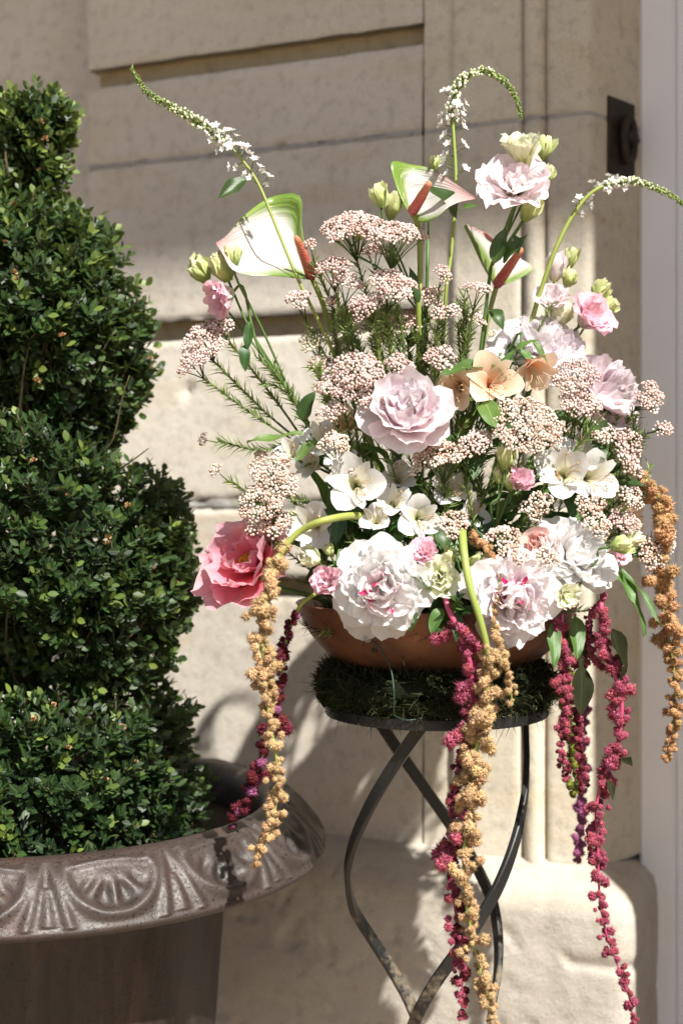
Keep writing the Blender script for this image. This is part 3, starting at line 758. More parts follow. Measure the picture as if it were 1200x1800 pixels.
# the leaves that show largest: near the viewer, facing, in the frame
view = np.array([0, 0, CAMZ]) - pos; dist = np.linalg.norm(view, axis=1); view /= dist[:, None]
face = np.abs(np.sum(Ms[:, :, 2] / ll[:, None] * view, 1)); inx = (600 + pos[:, 0] / pos[:, 1] * F > 0)
rad = np.hypot(pos[:, 0] - UX, pos[:, 1] - UY); surf = rad - box_r(z_py(pos[:, 2]), np.arctan2(pos[:, 1] - UY, pos[:, 0] - UX)) * K
score = ll * face / dist - 1. * (~inx) - .002 * (pos[:, 1] > UY) - .3 * (surf < -.006)
top = np.argsort(-score)[:300]
var = []
for i in range(6):
    v, q, u = leaf_template(4, .2 + .1 * (i % 3), .05 + .1 * (i // 2)); v = v * [.28 + .03 * (i % 2), 1, .3]
    uu = np.zeros((len(v), 3)); uu[:, :2] = u; uu[:, 2] = .22 + .12 * i
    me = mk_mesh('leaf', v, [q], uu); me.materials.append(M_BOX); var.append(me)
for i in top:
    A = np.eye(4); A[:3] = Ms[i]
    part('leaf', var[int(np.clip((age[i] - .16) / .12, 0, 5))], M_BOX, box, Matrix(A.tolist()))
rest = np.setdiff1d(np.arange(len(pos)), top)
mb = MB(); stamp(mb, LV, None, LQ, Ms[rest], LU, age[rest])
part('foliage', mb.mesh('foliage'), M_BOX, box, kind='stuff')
# trunk, limbs, twigs
mb = MB()
V, T, Q, u = tube([(UX, UY, .70), (UX + .02, UY, 1.0), (UX - .01, UY + .01, 1.4), (UX, UY, 1.85)], [.022, .019, .014, .006], 8); mb.add(V, T, Q, u)
part('trunk', mb.mesh('trunk'), M_TWIG, box)
mb = MB()
for i in rng.choice(NS, 420, replace=False):
    e = start[i]; z0 = max(.73, e[2] - rng.uniform(.06, .2)); c = np.array([UX, UY, z0])
    c = c + (e - c) * .25 * np.array([1, 1, 0])
    mid = (c + e) / 2 + np.array([0, 0, -.02]) + rng.normal(size=3) * .012
    V, T, Q, u = tube(catmull([c, mid, e, e + sdir[i] * slen[i]], 8), np.linspace(.0032, .0010, 8), 4); mb.add(V, T, Q, u)
part('twigs', mb.mesh('twigs'), M_TWIG, box, kind='stuff')
for pts in ([P(178, 800, 2.30), P(200, 770, 2.28), P(215, 700, 2.27), P(228, 660, 2.26)], [P(200, 830, 2.32), P(225, 815, 2.30), P(262, 788, 2.29)]):
    part('twig', tube_mesh('twig', catmull(pts, 10), np.linspace(.0020, .0010, 10), 5), M_TWIG, box)
# dried flower tufts
mb = MB()
n = 26; d = rng.normal(size=(n, 3)); d /= np.linalg.norm(d, axis=1)[:, None]; d[:, 2] = np.abs(d[:, 2])
stamp(mb, LV * [1.3, 1, 1], None, LQ, leaf_frames(d * .001, d, rng.normal(size=(n, 3)), rng.uniform(.004, .009, n)), LU, rng.random(n))
dry = mb.mesh('dried_blossom'); dry.materials.append(M_DRY)
spots = [(72, 215), (80, 245), (10, 165), (5, 315), (25, 360), (10, 425), (25, 480), (70, 300), (165, 565), (240, 545), (205, 625), (265, 630), (110, 590), (30, 490), (65, 670), (60, 810), (105, 860), (225, 890), (190, 945), (300, 1010), (270, 1000), (188, 955), (120, 870), (95, 1240), (215, 1280), (120, 1315), (240, 1340), (300, 1335), (185, 1370), (270, 1470), (60, 1265), (310, 1025)]
for px, py in spots:
    r = float(box_r(np.float64(py), np.float64(-1.2))) * K; x = (px - 600) * (UY - r * .8) / F
    dx = np.clip(x - UX, -r * .97, r * .97); y = UY - math.sqrt(max(1e-6, r * r - dx * dx)) - .012
    d0 = y; z = CAMZ - (py - 860) * d0 / F
    s = rng.uniform(.5, 1.0); part('dried_blossom', dry, M_DRY, box, Matrix.Translation(Vector(P(px, py, d0))) @ Matrix.Rotation(rng.random() * 6, 4, 'Z') @ Matrix.Scale(s, 4))
# ------------------------------------------------------------------ flower builders
GREEN = (.05, .10, .02)
M_STEM = leaf_mat('stem_green', (.055, .115, .025), (.10, .18, .04), .45, .0, .15)
M_STEMY = leaf_mat('stem_yellow_green', (.22, .28, .05), (.32, .36, .09), .45, .0, .1)
M_LEAF = leaf_mat('dark_leaf', (.018, .050, .012), (.045, .100, .022), .40, .2)
M_LEAFL = leaf_mat('fresh_leaf', (.065, .135, .030), (.12, .21, .05), .42, .28)
M_LEAFW = leaf_mat('wilted_leaf', (.014, .018, .008), (.030, .031, .014), .9, .03)
M_LEAFW.node_tree.nodes['Principled BSDF'].inputs['Specular IOR Level'].default_value = .08
M_NEEDLE = leaf_mat('needle_green', (.070, .115, .028), (.15, .20, .058), .5, .2, .2)
PINKS = petal_mat('blush_petal', [(0, (.89, .62, .68)), (.35, (.90, .76, .80)), (1, (.91, .85, .88))], .50, .08)
LILAC = petal_mat('lilac_white_petal', [(0, (.86, .70, .77)), (.5, (.89, .83, .87)), (1, (.91, .88, .90))], .50, .08)
CORAL = petal_mat('coral_petal', [(0, (.82, .17, .14)), (.3, (.86, .24, .31)), (.7, (.89, .38, .47)), (1, (.90, .55, .62))], .52, .18)
WHITE = petal_mat('white_petal', [(0, (.91, .86, .84)), (.3, (.92, .90, .89)), (1, (.93, .92, .92))], .52, .06, .02)
WPINK = petal_mat('white_rose_petal', [(0, (.90, .70, .74)), (.35, (.92, .84, .86)), (1, (.93, .90, .91))], .52, .06, .02)
FLECK = petal_mat('flecked_petal', [(0, (.88, .66, .70)), (.4, (.89, .82, .84)), (1, (.90, .86, .88))], .45, .1, .03, edge=((.62, .02, .16), 1.6))
MAGEN = petal_mat('magenta_petal', [(0, (.60, .02, .12)), (1, (.72, .03, .20))], .3)
STAM = petal_mat('stamen_yellow', [(0, (.75, .36, .03)), (1, (.85, .52, .05))], .3)
LISP = petal_mat('lisianthus_pink_petal', [(0, (.80, .82, .55)), (.25, (.88, .74, .74)), (.75, (.90, .66, .72)), (1, (.88, .56, .66))], .38)
LISW = petal_mat('lisianthus_white_petal', [(0, (.72, .76, .36)), (.3, (.90, .86, .82)), (.8, (.91, .82, .84)), (1, (.92, .80, .84))], .38)
LISC = petal_mat('lisianthus_cream_petal', [(0, (.62, .70, .28)), (.5, (.84, .86, .60)), (1, (.88, .88, .72))], .38)
BUDG = petal_mat('bud_green', [(0, (.24, .36, .08)), (.5, (.50, .58, .22)), (1, (.72, .74, .42))], .25)
ALSW = petal_mat('alstroemeria_white_petal', [(0, (.60, .66, .32)), (.25, (.83, .83, .77)), (1, (.85, .845, .84))], .40, .14)
ALSP = petal_mat('alstroemeria_peach_petal', [(0, (.84, .38, .22)), (.4, (.88, .56, .36)), (1, (.90, .74, .58))], .42, .22)
ALSI = petal_mat('alstroemeria_streaked_petal', [(0, (.66, .66, .30)), (.5, (.84, .81, .66)), (1, (.85, .83, .80))], .38, .4)
FIL = petal_mat('filament', [(0, (.85, .83, .70)), (1, (.62, .42, .22))], .2)
ROSE = petal_mat('rose_petal', [(0, (.86, .58, .50)), (1, (.90, .68, .64))], .36)
SPATHE = None
def spathe_mat():
    m, nt, b = new_mat('anthurium_spathe'); vec, x, y, z = attr_puv(nt)
    ax = math_n(nt, 'ABSOLUTE', x)
    nz = nd(nt, 'TexNoise', i_Vector=vec, i_Scale=2.5, i_Detail=4.0)
    e = math_n(nt, 'ADD', math_n(nt, 'MULTIPLY', ax, .9), math_n(nt, 'MULTIPLY_ADD', y, -1.05, .10))
    e = math_n(nt, 'ADD', e, math_n(nt, 'MULTIPLY', x, -.14))
    e = math_n(nt, 'ADD', e, math_n(nt, 'MULTIPLY_ADD', nz.outputs[0], .4, -.2))
    f = ramp(nt, e, [(.20, (0, 0, 0)), (.48, (1, 1, 1))])
    tip = ramp(nt, y, [(.68, (.68, .645, .62)), (.97, (.72, .42, .40))])
    g = mixc(nt, nz.outputs[0], (.10, .22, .03), (.34, .46, .10))
    col = mixc(nt, f, tip, g)
    mp = nd(nt, 'Mapping', i_Vector=vec); mp.inputs['Scale'].default_value = (7, 1.2, 1)
    vn = nd(nt, 'TexNoise', i_Vector=mp.outputs[0], i_Scale=1.3, i_Detail=3.0)
    return finish(m, nt, b, col, .32, vn.outputs[0], .8, .006, .30, spec=.5)
M_SPATHE = spathe_mat()
def spadix_mat():
    m, nt, b = new_mat('spadix'); vec, x, y, z = attr_puv(nt)
    col = ramp(nt, y, [(0, (.50, .06, .09)), (.55, (.54, .10, .08)), (1, (.58, .20, .09))])
    tc = nd(nt, 'TexCoord').outputs['Object']
    v = nd(nt, 'TexVoronoi', i_Vector=tc, i_Scale=520.0)
    f = ramp(nt, v.outputs['Distance'], [(.15, (1, 1, 1)), (.45, (0, 0, 0))])
    col = mixc(nt, math_n(nt, 'MULTIPLY', f, .55), col, (.86, .55, .50))
    return finish(m, nt, b, col, .5, v.outputs['Distance'], .6, -.002)
M_SPADIX = spadix_mat()
def bead_mat(name, cols):
    m, nt, b = new_mat(name); vec, x, y, z = attr_puv(nt)
    col = ramp(nt, x, [(i / (len(cols) - 1), c) for i, c in enumerate(cols)])
    return finish(m, nt, b, col, .45, transl=.15, spec=.35)
BEADS = {'pink': bead_mat('rice_pink', [(.52, .33, .29), (.64, .45, .41), (.72, .56, .51), (.79, .69, .63)]),
         'cream': bead_mat('rice_cream', [(.48, .28, .22), (.66, .47, .38), (.74, .61, .52), (.80, .72, .63)]),
         'green': bead_mat('rice_green', [(.42, .40, .24), (.60, .56, .38), (.72, .66, .50), (.84, .80, .66)]),
         'dry': bead_mat('rice_dry', [(.26, .19, .15), (.36, .28, .22), (.48, .40, .32), (.62, .54, .46)])}

def petal_mesh(L, W, b0, b1, cup=.4, ruf=0., seed=0, nu=8, nv=9, rnd=.35, base=.25, jag=.0, rfreq=2.5, pw=.75, pinch=0.):
    """one petal: y outward, z up the flower's axis; b0..b1 tilt from the axis (degrees) at base and tip"""
    g = np.random.default_rng(seed)
    u = np.linspace(0, 1, nu)[:, None]; v = np.linspace(-1, 1, nv)[None]
    lv = 1 - rnd * np.abs(v) ** 2.3 + jag * (np.interp(v, np.linspace(-1, 1, 7), g.normal(size=7)) * 1.1 + .35 * g.normal(size=(1, nv)))
    s = u * lv
    th = np.radians(b0 + (b1 - b0) * s ** 1.15)
    # integrate the centre curve densely and look it up
    ss = np.linspace(0, 1.25, 80); tt = np.radians(b0 + (b1 - b0) * ss ** 1.15)
    yy = np.concatenate([[0], np.cumsum(np.sin(tt[:-1]) * np.diff(ss))]); zz = np.concatenate([[0], np.cumsum(np.cos(tt[:-1]) * np.diff(ss))])
    y = np.interp(s, ss, yy) * L; z = np.interp(s, ss, zz) * L
    w = W * (base + (1 - base) * np.clip(u / .8, 0, 1) ** pw) * (1 - pinch * u ** 3)
    k = max(cup, 1e-3) * (1 - .25 * u)
    x = w * np.sin(v * k) / k; inn = w * (1 - np.cos(v * k)) / k
    p1, p2, p3 = g.uniform(0, 6.3, 3)
    r = ruf * W * (u ** 2.2) * (np.sin(v * math.pi * rfreq + p1) * .6 + .4 * np.sin(v * math.pi * rfreq * 2.3 + p2) + .45 * np.sin(u * 7 + p3 + v * 2))
    inn = inn + r
    X = x + .25 * r; Y = y - np.cos(th) * inn; Z = z + np.sin(th) * inn
    V = np.stack([X, Y, Z], -1).reshape(-1, 3)
    puv = np.stack([v + 0 * u, u + 0 * v], -1).reshape(-1, 2)
    return mk_mesh('petal', V, [grid_quads(nu, nv)], puv)
_seed = [100]
def sd_():
    _seed[0] += 1; return _seed[0]
MASS = np.array([.150, 2.27, 1.27])
def fd(px, py):
    """how deep the front of the flower mass is along a line of sight"""
    x = (px - 767) / 1111 / .40; z = (py - 880) / 1111 / .34
    return 2.27 - .24 * math.sqrt(max(0., 1 - x * x - z * z))
def stem_path(head, axis, root=None, out=.10, n=16):
    if root is None: root = np.array([SX + rng.normal() * .05, SY + rng.normal() * .04, 1.06])
    h = np.asarray(head); a = unit(axis)
    return catmull([root, root + (h - root) * .35 + np.array([0, 0, .02]), h - a * out * .75 , h - a * out * .3, h], n)
def add_stem(root_o, head, axis, r=.003, mat=None, root=None, out=.10):
    p = stem_path(head, axis, root, out); part('stem', tube_mesh('stem', p, np.linspace(r * 1.15, r * .9, len(p)), 6), mat or M_STEM, root_o); return p
def leaf_mesh(L, W, bend=25, fold=.25, seed=0, twist=0., nl=8, wav=.04):
    g = np.random.default_rng(seed); ys = np.linspace(0, 1, nl + 1)
    w = W * (np.sin(math.pi * np.clip(ys, .0, 1) ** .8) ** .8) ; w[0] = W * .12; w[-1] = 0.0004
    th = np.radians(bend) * ys * 2; dy = np.cumsum(np.cos(th)) / (nl + 1) * L; dz = -np.cumsum(np.sin(th)) / (nl + 1) * L
    V, U = [], []
    ph = g.uniform(0, 6)
    for i, y in enumerate(ys):
        tw = twist * y
        for x in (-1, -.5, 0, .5, 1):
            lx = x * w[i]; lz = fold * abs(x) * w[i] + wav * L * abs(x) * math.sin(y * 9 + ph + x)
            V.append((lx * math.cos(tw) - lz * math.sin(tw), dy[i], dz[i] + lx * math.sin(tw) + lz * math.cos(tw))); U.append((x, y))
    return mk_mesh('leaf', np.array(V), [grid_quads(nl + 1, 5)], np.array(U))
def dir_matrix(pos, along, up):
    y = unit(along); x = unit(np.cross(y, up)); z = np.cross(x, y)
    return Matrix(((x[0], y[0], z[0], pos[0]), (x[1], y[1], z[1], pos[1]), (x[2], y[2], z[2], pos[2]), (0, 0, 0, 1)))
def add_leaf(o, pos, along, L, W, mat=None, up=(0, -.5, .9), bend=25, fold=.25, twist=0.):
    return part('leaf', leaf_mesh(L, W, bend, fold, sd_(), twist), mat or M_LEAF, o, dir_matrix(pos, along, up))
def px_leaf(o, a, b, W, mat=None, up=(0, -.6, .8), bend=20, fold=.25, twist=0.):
    a, b = P(*a), P(*b); return add_leaf(o, a, b - a, np.linalg.norm(b - a) * 1.06, W, mat, up, bend, fold, twist)

def petals(o, M, spec, mat, h0=0.):
    """spec rows: count, L, W, b0, b1, cup, ruffle, rnd, r0, height, jitter[, material, jag]"""
    off = rng.random() * 6
    for row in spec:
        n, L, W, b0, b1, cup, ruf, rnd, r0, z0, jt = row[:11]
        m = row[11] if len(row) > 11 and row[11] else mat; jag = row[12] if len(row) > 12 else .03
        off += 2.4 / max(1, n)
        for i in range(n):
            a = off + 2 * math.pi * i / n + rng.normal() * jt * .5
            me = petal_mesh(L * rng.uniform(.9, 1.1), W * rng.uniform(.85, 1.15), b0 + rng.normal() * jt * 22, b1 + rng.normal() * jt * 34, cup, ruf, sd_(), 9, 13, rnd, .25, jag)
            part('petal', me, m, o, M @ Matrix.Rotation(a, 4, 'Z') @ Matrix.Translation((0, r0, z0 + h0 + rng.normal() * .002)))
def peony(px, py, rpx, face, style, mat, label, d=None, flecks=None):
    d = fd(px, py) if d is None else d
    c = P(px, py, d); Rm = rpx * d / F; ax = unit((face[0], -face[1], face[2]))
    o = thing('peony', label, 'peony', c - ax * Rm * .5, 'peonies in the bowl')
    base = c - ax * Rm * .42
    M = axis_matrix(base, ax, rng.random() * 6)
    r = Rm
    if style == 'bomb':
        spec = [(7, 1.30 * r, .58 * r, 66, 114, .45, .08, .26, .08 * r, 0, .5),
                (6, 1.10 * r, .52 * r, 56, 84, .6, .16, .30, .08 * r, .03 * r, .5, None, .05)]
        for k in range(46):          # the crumpled ball of inner petals
            t = math.acos(1 - .93 * (k + .5) / 46); a = 2.39996 * k + rng.normal() * .2; tl = math.degrees(t)
            me = petal_mesh(r * rng.uniform(.60, .86), r * rng.uniform(.32, .50), tl + 4 + rng.normal() * 10, tl + rng.uniform(-78, 4), rng.uniform(.6, 1.1), rng.uniform(.10, .24), sd_(), 10, 15, rng.uniform(.25, .5), .3, .045, rng.uniform(1.2, 3.2))
            part('petal', me, FLECK if flecks and k in (3, 6, 10, 15) else mat, o, M @ Matrix.Rotation(a, 4, 'Z') @ Matrix.Translation((0, math.sin(t) * .34 * r, .10 * r + math.cos(t) * .20 * r)) @ Matrix.Rotation(rng.normal() * .35, 4, 'Y'))
    elif style == 'globe':
        spec = [(5, 1.18 * r, .72 * r, 84, 62, .65, .08, .28, .1 * r, 0, .4),
                (6, 1.30 * r, .66 * r, 74, 26, .8, .12, .3, .1 * r, 0, .5, None, .05),
                (7, 1.26 * r, .58 * r, 58, -8, .9, .14, .32, .08 * r, .03 * r, .5, None, .05),
                (8, 1.18 * r, .48 * r, 42, -18, 1.0, .2, .35, .06 * r, .06 * r, .5, None, .06),
                (8, 1.12 * r, .40 * r, 26, -14, 1.0, .24, .38, .05 * r, .08 * r, .5, None, .06),
                (7, 1.08 * r, .32 * r, 12, -12, 1.1, .28, .4, .03 * r, .1 * r, .5, None, .08)]
    else:   # open bowl with few large petals
        spec = [(5, 1.25 * r, .74 * r, 88, 44, .8, .14, .26, .08 * r, 0, .5, None, .05),
                (5, 1.30 * r, .68 * r, 62, 2, .9, .16, .28, .08 * r, .02 * r, .5, None, .06),
                (4, .95 * r, .50 * r, 40, -4, 1.0, .30, .32, .06 * r, .04 * r, .5, None, .09)]
    petals(o, M, spec, mat)
    if style == 'open':
        mb = MB()
        for k in range(70):
            a = rng.random() * 6.3; t = rng.uniform(.05, .5); q = np.array([math.cos(a) * t, math.sin(a) * t, 1.]) ; q = unit(q)
            V, T, Q, u = tube([q * r * .05, q * r * .3, q * r * .5], [.0006, .0006, .0018], 4); mb.add(V, T, Q, u)
        part('stamens', mb.mesh('stamens'), STAM, o, M, kind='stuff')
    if flecks:
        for k in range(flecks - 2):
            a = rng.random() * 6.3; t = rng.uniform(.1, .4)
            me = petal_mesh(.44 * r, .06 * r, 15, 70, .7, .4, sd_(), 7, 7, .3, .4, .12)
            part('stigma', me, MAGEN, o, M @ Matrix.Rotation(a, 4, 'Z') @ Matrix.Translation((0, t * r, .50 * r)))
    # calyx and stem
    for k in range(4):
        part('sepal', leaf_mesh(.75 * r, .2 * r, -25, .3, sd_()), M_LEAFL, o, M @ Matrix.Rotation(k * 1.57 + .4, 4, 'Z') @ Matrix.Translation((0, .05 * r, -.02 * r)) @ Matrix.Rotation(R(10), 4, 'X'))
    add_stem(o, base, ax, .0042)
    return o
def lisi_bloom(o, c, ax, r, mat, full=1.0, ruf=.22):
    M = axis_matrix(c - ax * r * .55, ax, rng.random() * 6)
    petals(o, M, [(5, 1.35 * r, .72 * r, 24, 88 * full, .7, ruf, .22, .05 * r, 0, .2, None, .05),
                  (5, 1.28 * r, .66 * r, 20, 62 * full, .8, ruf, .25, .05 * r, .02 * r, .2, None, .05),
                  (4, 1.18 * r, .52 * r, 14, 36 * full, .9, ruf, .3, .04 * r, .03 * r, .2, None, .06),
                  (3, 1.05 * r, .40 * r, 8, 10 * full, 1.0, ruf, .35, .03 * r, .04 * r, .2, None, .06)], mat)
    for k in range(5):
        part('sepal', leaf_mesh(.7 * r, .08 * r, -14, .3, sd_()), M_LEAFL, o, M @ Matrix.Rotation(k * 1.257, 4, 'Z') @ Matrix.Translation((0, .06 * r, -.03 * r)) @ Matrix.Rotation(R(62), 4, 'X'))
    return c - ax * r * .55
def bud(o, c, ax, L, W, mat=None):
    """furled bud: twisted ridges, open ragged tip, thin sepals"""
    nu, nv = 12, 20; u = np.linspace(0, 1, nu)[:, None]; a = np.linspace(0, 2 * math.pi, nv, endpoint=False)[None]
    pr_ = np.interp(u, [0, .12, .4, .7, .9, 1], [.25, .62, 1, .85, .55, .36])
    rr = W * pr_ * (1 + .26 * np.sin(a * 4 + u * 3.6) * np.clip(u * 2, 0, 1) + .05 * np.sin(a * 9 - u * 5))
    z = L * (u + .10 * u ** 6 * np.sin(a * 4 + 1))
    V = np.stack([rr * np.cos(a), rr * np.sin(a), z + 0 * a], -1).reshape(-1, 3)
    i = np.arange(nu - 1)[:, None] * nv; j = np.arange(nv)[None]; j2 = (j + 1) % nv
    Q = np.stack([i + j, i + j2, i + nv + j2, i + nv + j], -1).reshape(-1, 4)
    V = np.vstack([V, [[0, 0, L * .86]]]); T = [[(nu - 1) * nv + x, (nu - 1) * nv + (x + 1) % nv, nu * nv] for x in range(nv)]
    puv = np.vstack([np.stack([np.sin(a * 2) + 0 * u, u + 0 * a], -1).reshape(-1, 2), [[0, .8]]])
    M = axis_matrix(c - unit(ax) * L * .5, ax, rng.random() * 6)
    b = part('bud', mk_mesh('bud', V, [np.array(T), Q], puv), mat or BUDG, o, M)
    for k in range(5):
        me = petal_mesh(L * rng.uniform(.95, 1.18), W * .95, 24, -14 + rng.normal() * 8, 1.25, .22, sd_(), 8, 9, .25, .45, .07, 2.2)
        part('petal', me, mat or BUDG, b, M @ Matrix.Rotation(k * 1.2566 + .3, 4, 'Z') @ Matrix.Translation((0, W * .42, 0)) @ Matrix.Rotation(.22, 4, 'Y'))
    for k in range(4):
        part('sepal', leaf_mesh(L * .75, W * .22, -6, .2, sd_()), M_LEAFL, b, M @ Matrix.Rotation(k * 1.57, 4, 'Z') @ Matrix.Translation((0, W * .5, 0)) @ Matrix.Rotation(R(74), 4, 'X'))
    return c - unit(ax) * L * .5
def lisianthus(label, blooms, buds, root, leaves=(), name='lisianthus', d=None, stem_r=.0022, rootd=None):
    """blooms: (px,py,rpx,face,mat,full); buds: (px,py,Lpx,Wpx,axis[,mat]); root: pixel where the stems gather"""
    d = d or fd(root[0], root[1]); rp = P(root[0], root[1], d + .02)
    o = thing(name, label, 'flower', rp, 'lisianthus stems')
    for px, py, rpx, face, mat, full in blooms:
        dd = d - .02; c = P(px, py, dd); ax = unit((face[0], -face[1], face[2]))
        e = lisi_bloom(o, c, ax, rpx * dd / F, mat, full)
        p = catmull([rp, rp + (e - rp) * .5 + rng.normal(size=3) * .006, e - ax * .02, e], 14); part('stem', tube_mesh('stem', p, stem_r, 6), M_STEM, o)
    for bd in buds:
        px, py, L, W, axx = bd[:5]; dd = d + rng.uniform(-.03, .02); c = P(px, py, dd); ax = unit((axx[0], -axx[1], axx[2]))
        e = bud(o, c, ax, L * dd / F, W * dd / F, bd[5] if len(bd) > 5 else None)
        p = catmull([rp, rp + (e - rp) * .55 + rng.normal(size=3) * .006, e - ax * .02, e], 12); part('stem', tube_mesh('stem', p, stem_r * .85, 6), M_STEM, o)
    low = np.array([SX + rng.normal() * .05, SY + rng.normal() * .03, 1.08])
    p = catmull([low, low + (rp - low) * .5, rp], 12); part('stem', tube_mesh('stem', p, stem_r * 1.3, 6), M_STEM, o)
    for lf in leaves:
        px_leaf(o, (*lf[0], d - .01), (*lf[1], d - .03), lf[2] * d / F, lf[3] if len(lf) > 3 else M_LEAF)
    return o
def alstro(px, py, rpx, face, mat, label, d=None, spin=0., leaves=()):
    d = fd(px, py) if d is None else d; c = P(px, py, d); r = rpx * d / F; ax = unit((face[0], -face[1], face[2]))
    o = thing('alstroemeria', label, 'flower', c - ax * r * .8, 'alstroemeria blooms')
    base = c - ax * r * .75; M = axis_matrix(base, ax, spin)
    for k in range(3):
        me = petal_mesh(1.38 * r, .50 * r, 22, 74 + rng.normal() * 6, .5, .05, sd_(), 8, 9, .32, .16, .02, pw=1.0)
        part('petal', me, mat, o, M @ Matrix.Rotation(k * 2.094 + rng.normal() * .06, 4, 'Z') @ Matrix.Translation((0, .04 * r, 0)))
    for k in range(3):
        me = petal_mesh(1.34 * r, .30 * r, 16, 66 + rng.normal() * 6, .55, .04, sd_(), 8, 7, .55, .18, .02, pw=.9)
        part('petal', me, ALSI if mat is ALSW else mat, o, M @ Matrix.Rotation(k * 2.094 + 1.047 + rng.normal() * .06, 4, 'Z') @ Matrix.Translation((0, .03 * r, .01 * r)))
    mb = MB()
    for k in range(6):
        a = rng.normal() * .5 - 1.57 + k * .3; q = np.array([math.cos(a), math.sin(a), 0])
        V, T, Q, u = tube(catmull([q * .02 * r, q * .12 * r + [0, 0, .5 * r], q * .32 * r + [0, 0, .95 * r], q * .55 * r + [0, 0, 1.1 * r]], 8), np.linspace(.0007, .0006, 8), 4); mb.add(V, T, Q, u)
        balls(mb, [q * .56 * r + [0, 0, 1.11 * r]], [[.0013, .0013, .0022]], ICO0, [(0, 1.2, 0)])
    part('stamens', mb.mesh('stamens'), FIL, o, M)
    add_stem(o, base, ax, .0022, None, None, .06)
    for k in range(2):
        a = rng.random() * 6; q = unit(np.array([math.cos(a), -.3, math.sin(a) * .7]))
        add_leaf(o, base - ax * .03, q, rng.uniform(.05, .08), .010, M_LEAFL)
    for lf in leaves: px_leaf(o, (*lf[0], d - .01), (*lf[1], d - .03), lf[2] * d / F, M_LEAFL)
    return o
def needles(mb, p, L=.013, step=.0028, t0=.0, t1=1., ang=.75):
    seg = np.linalg.norm(np.diff(p, axis=0), axis=1); cum = np.concatenate([[0], np.cumsum(seg)]); n = max(4, int(cum[-1] * (t1 - t0) / step))
    s = np.linspace(t0 * cum[-1], t1 * cum[-1], n); q = np.stack([np.interp(s, cum, p[:, k]) for k in range(3)], -1)
    t = np.gradient(q, axis=0); t /= np.linalg.norm(t, axis=1)[:, None] + 1e-9
    lat = np.cross(t, rng.normal(size=(n, 3))); lat /= np.linalg.norm(lat, axis=1)[:, None] + 1e-9
    d = t * math.cos(ang) + lat * math.sin(ang)
    strands(mb, q, d, rng.uniform(.6, 1.15, n) * L, .0011, .35)
def rice(clusters, label, root=None, d=None, name='rice_flower', sdepth=0., needle_t=(.35, .97)):
    """clusters: (px,py,rx,ry,tone,lean) — flat corymbs of beads on one branching stem"""
    c0 = clusters[0]; d0 = (fd(c0[0], c0[1]) if d is None else d)
    rt = P(root[0], root[1], min(2.25, d0 + .06)) if root is not None else np.array([SX + rng.normal() * .05, SY + rng.normal() * .04, 1.10])
    o = thing(name, label, 'rice flower', rt, 'rice flower sprays')
    nb = MB()
    for px, py, rx, ry, tone, lean in clusters:
        dd = d0 + rng.uniform(-.012, .012); c = P(px, py, dd); Rm = rx * dd / F * 1.02
        ct = min(.97, ry / rx); ax = unit((lean, -ct, math.sqrt(max(.02, 1 - ct * ct))))
        M = axis_matrix(c, ax, rng.random() * 6)
        ns = max(1, int((Rm / .0118) ** 2 * 1.45)); pts = []
        tries = 0
        while len(pts) < ns and tries < 4000:
            tries += 1; a = rng.random() * 6.283; q = math.sqrt(rng.random()) * max(.0001, Rm - .006)
            w = np.array([q * math.cos(a), q * math.sin(a)])
            if all(np.hypot(*(w - z)) > .0135 for z in pts) or tries > 1500: pts.append(w)
        cl = MB(); st = MB()
        junction = xf(M, np.array([[0, 0, -Rm * 1.0 - .022]]))[0]
        for w in pts:
            rr = math.hypot(*w); top_ = np.array([w[0], w[1], -.30 * rr * rr / max(Rm, .01) + rng.normal() * .0022])
            nb_ = rng.integers(20, 30); cap = rng.uniform(.0085, .0115)
            k = np.arange(nb_) + .5; phi = np.arccos(1 - k / nb_ * .95); th = math.pi * (1 + 5 ** .5) * k + rng.random() * 6
            B = np.stack([np.cos(th) * np.sin(phi), np.sin(th) * np.sin(phi), np.cos(phi) * .75], -1) * cap + rng.normal(size=(nb_, 3)) * .0008 + top_ - [0, 0, cap * .6]
            tilt = w / (Rm + 1e-6); B[:, 2] -= .25 * (B[:, 0] - w[0]) * tilt[0] + .25 * (B[:, 1] - w[1]) * tilt[1]
            rad = rng.uniform(.0013, .0026, nb_)
            bc = np.clip(rng.normal(.6, .26, nb_) + rng.normal() * .18, 0, 1)
            balls(cl, xf(M, B), rad, ICO1, np.stack([bc, bc * 0, bc * 0], -1))
            s0 = xf(M, np.array([top_ - [0, 0, cap]]))[0]
            V, T, Q, u = tube([junction, (junction + s0) / 2 + ax * Rm * .08, s0], [.0011, .0009, .0008], 4); st.add(V, T, Q, u)
            for b_ in xf(M, B)[::3]:
                V, T, Q, u = tube([s0, b_], [.0006, .0005], 3, False); st.add(V, T, Q, u)
        part('flower_head', cl.mesh('flower_head'), BEADS[tone], o, kind='stuff')
        part('stalks', st.mesh('stalks'), M_NEEDLE, o, kind='stuff')
        p = catmull([rt, rt + (junction - rt) * .5 + np.array([0, .0, -.012]) + rng.normal(size=3) * .006, junction - unit(junction - rt) * .01, junction], 18)
        part('stem', tube_mesh('stem', p, np.linspace(.0021, .0013, 18), 5), M_NEEDLE, o)
        needles(nb, p, .020, .0011, *needle_t)
    part('needles', nb.mesh('needles', False), M_NEEDLE, o, kind='stuff')
    return o
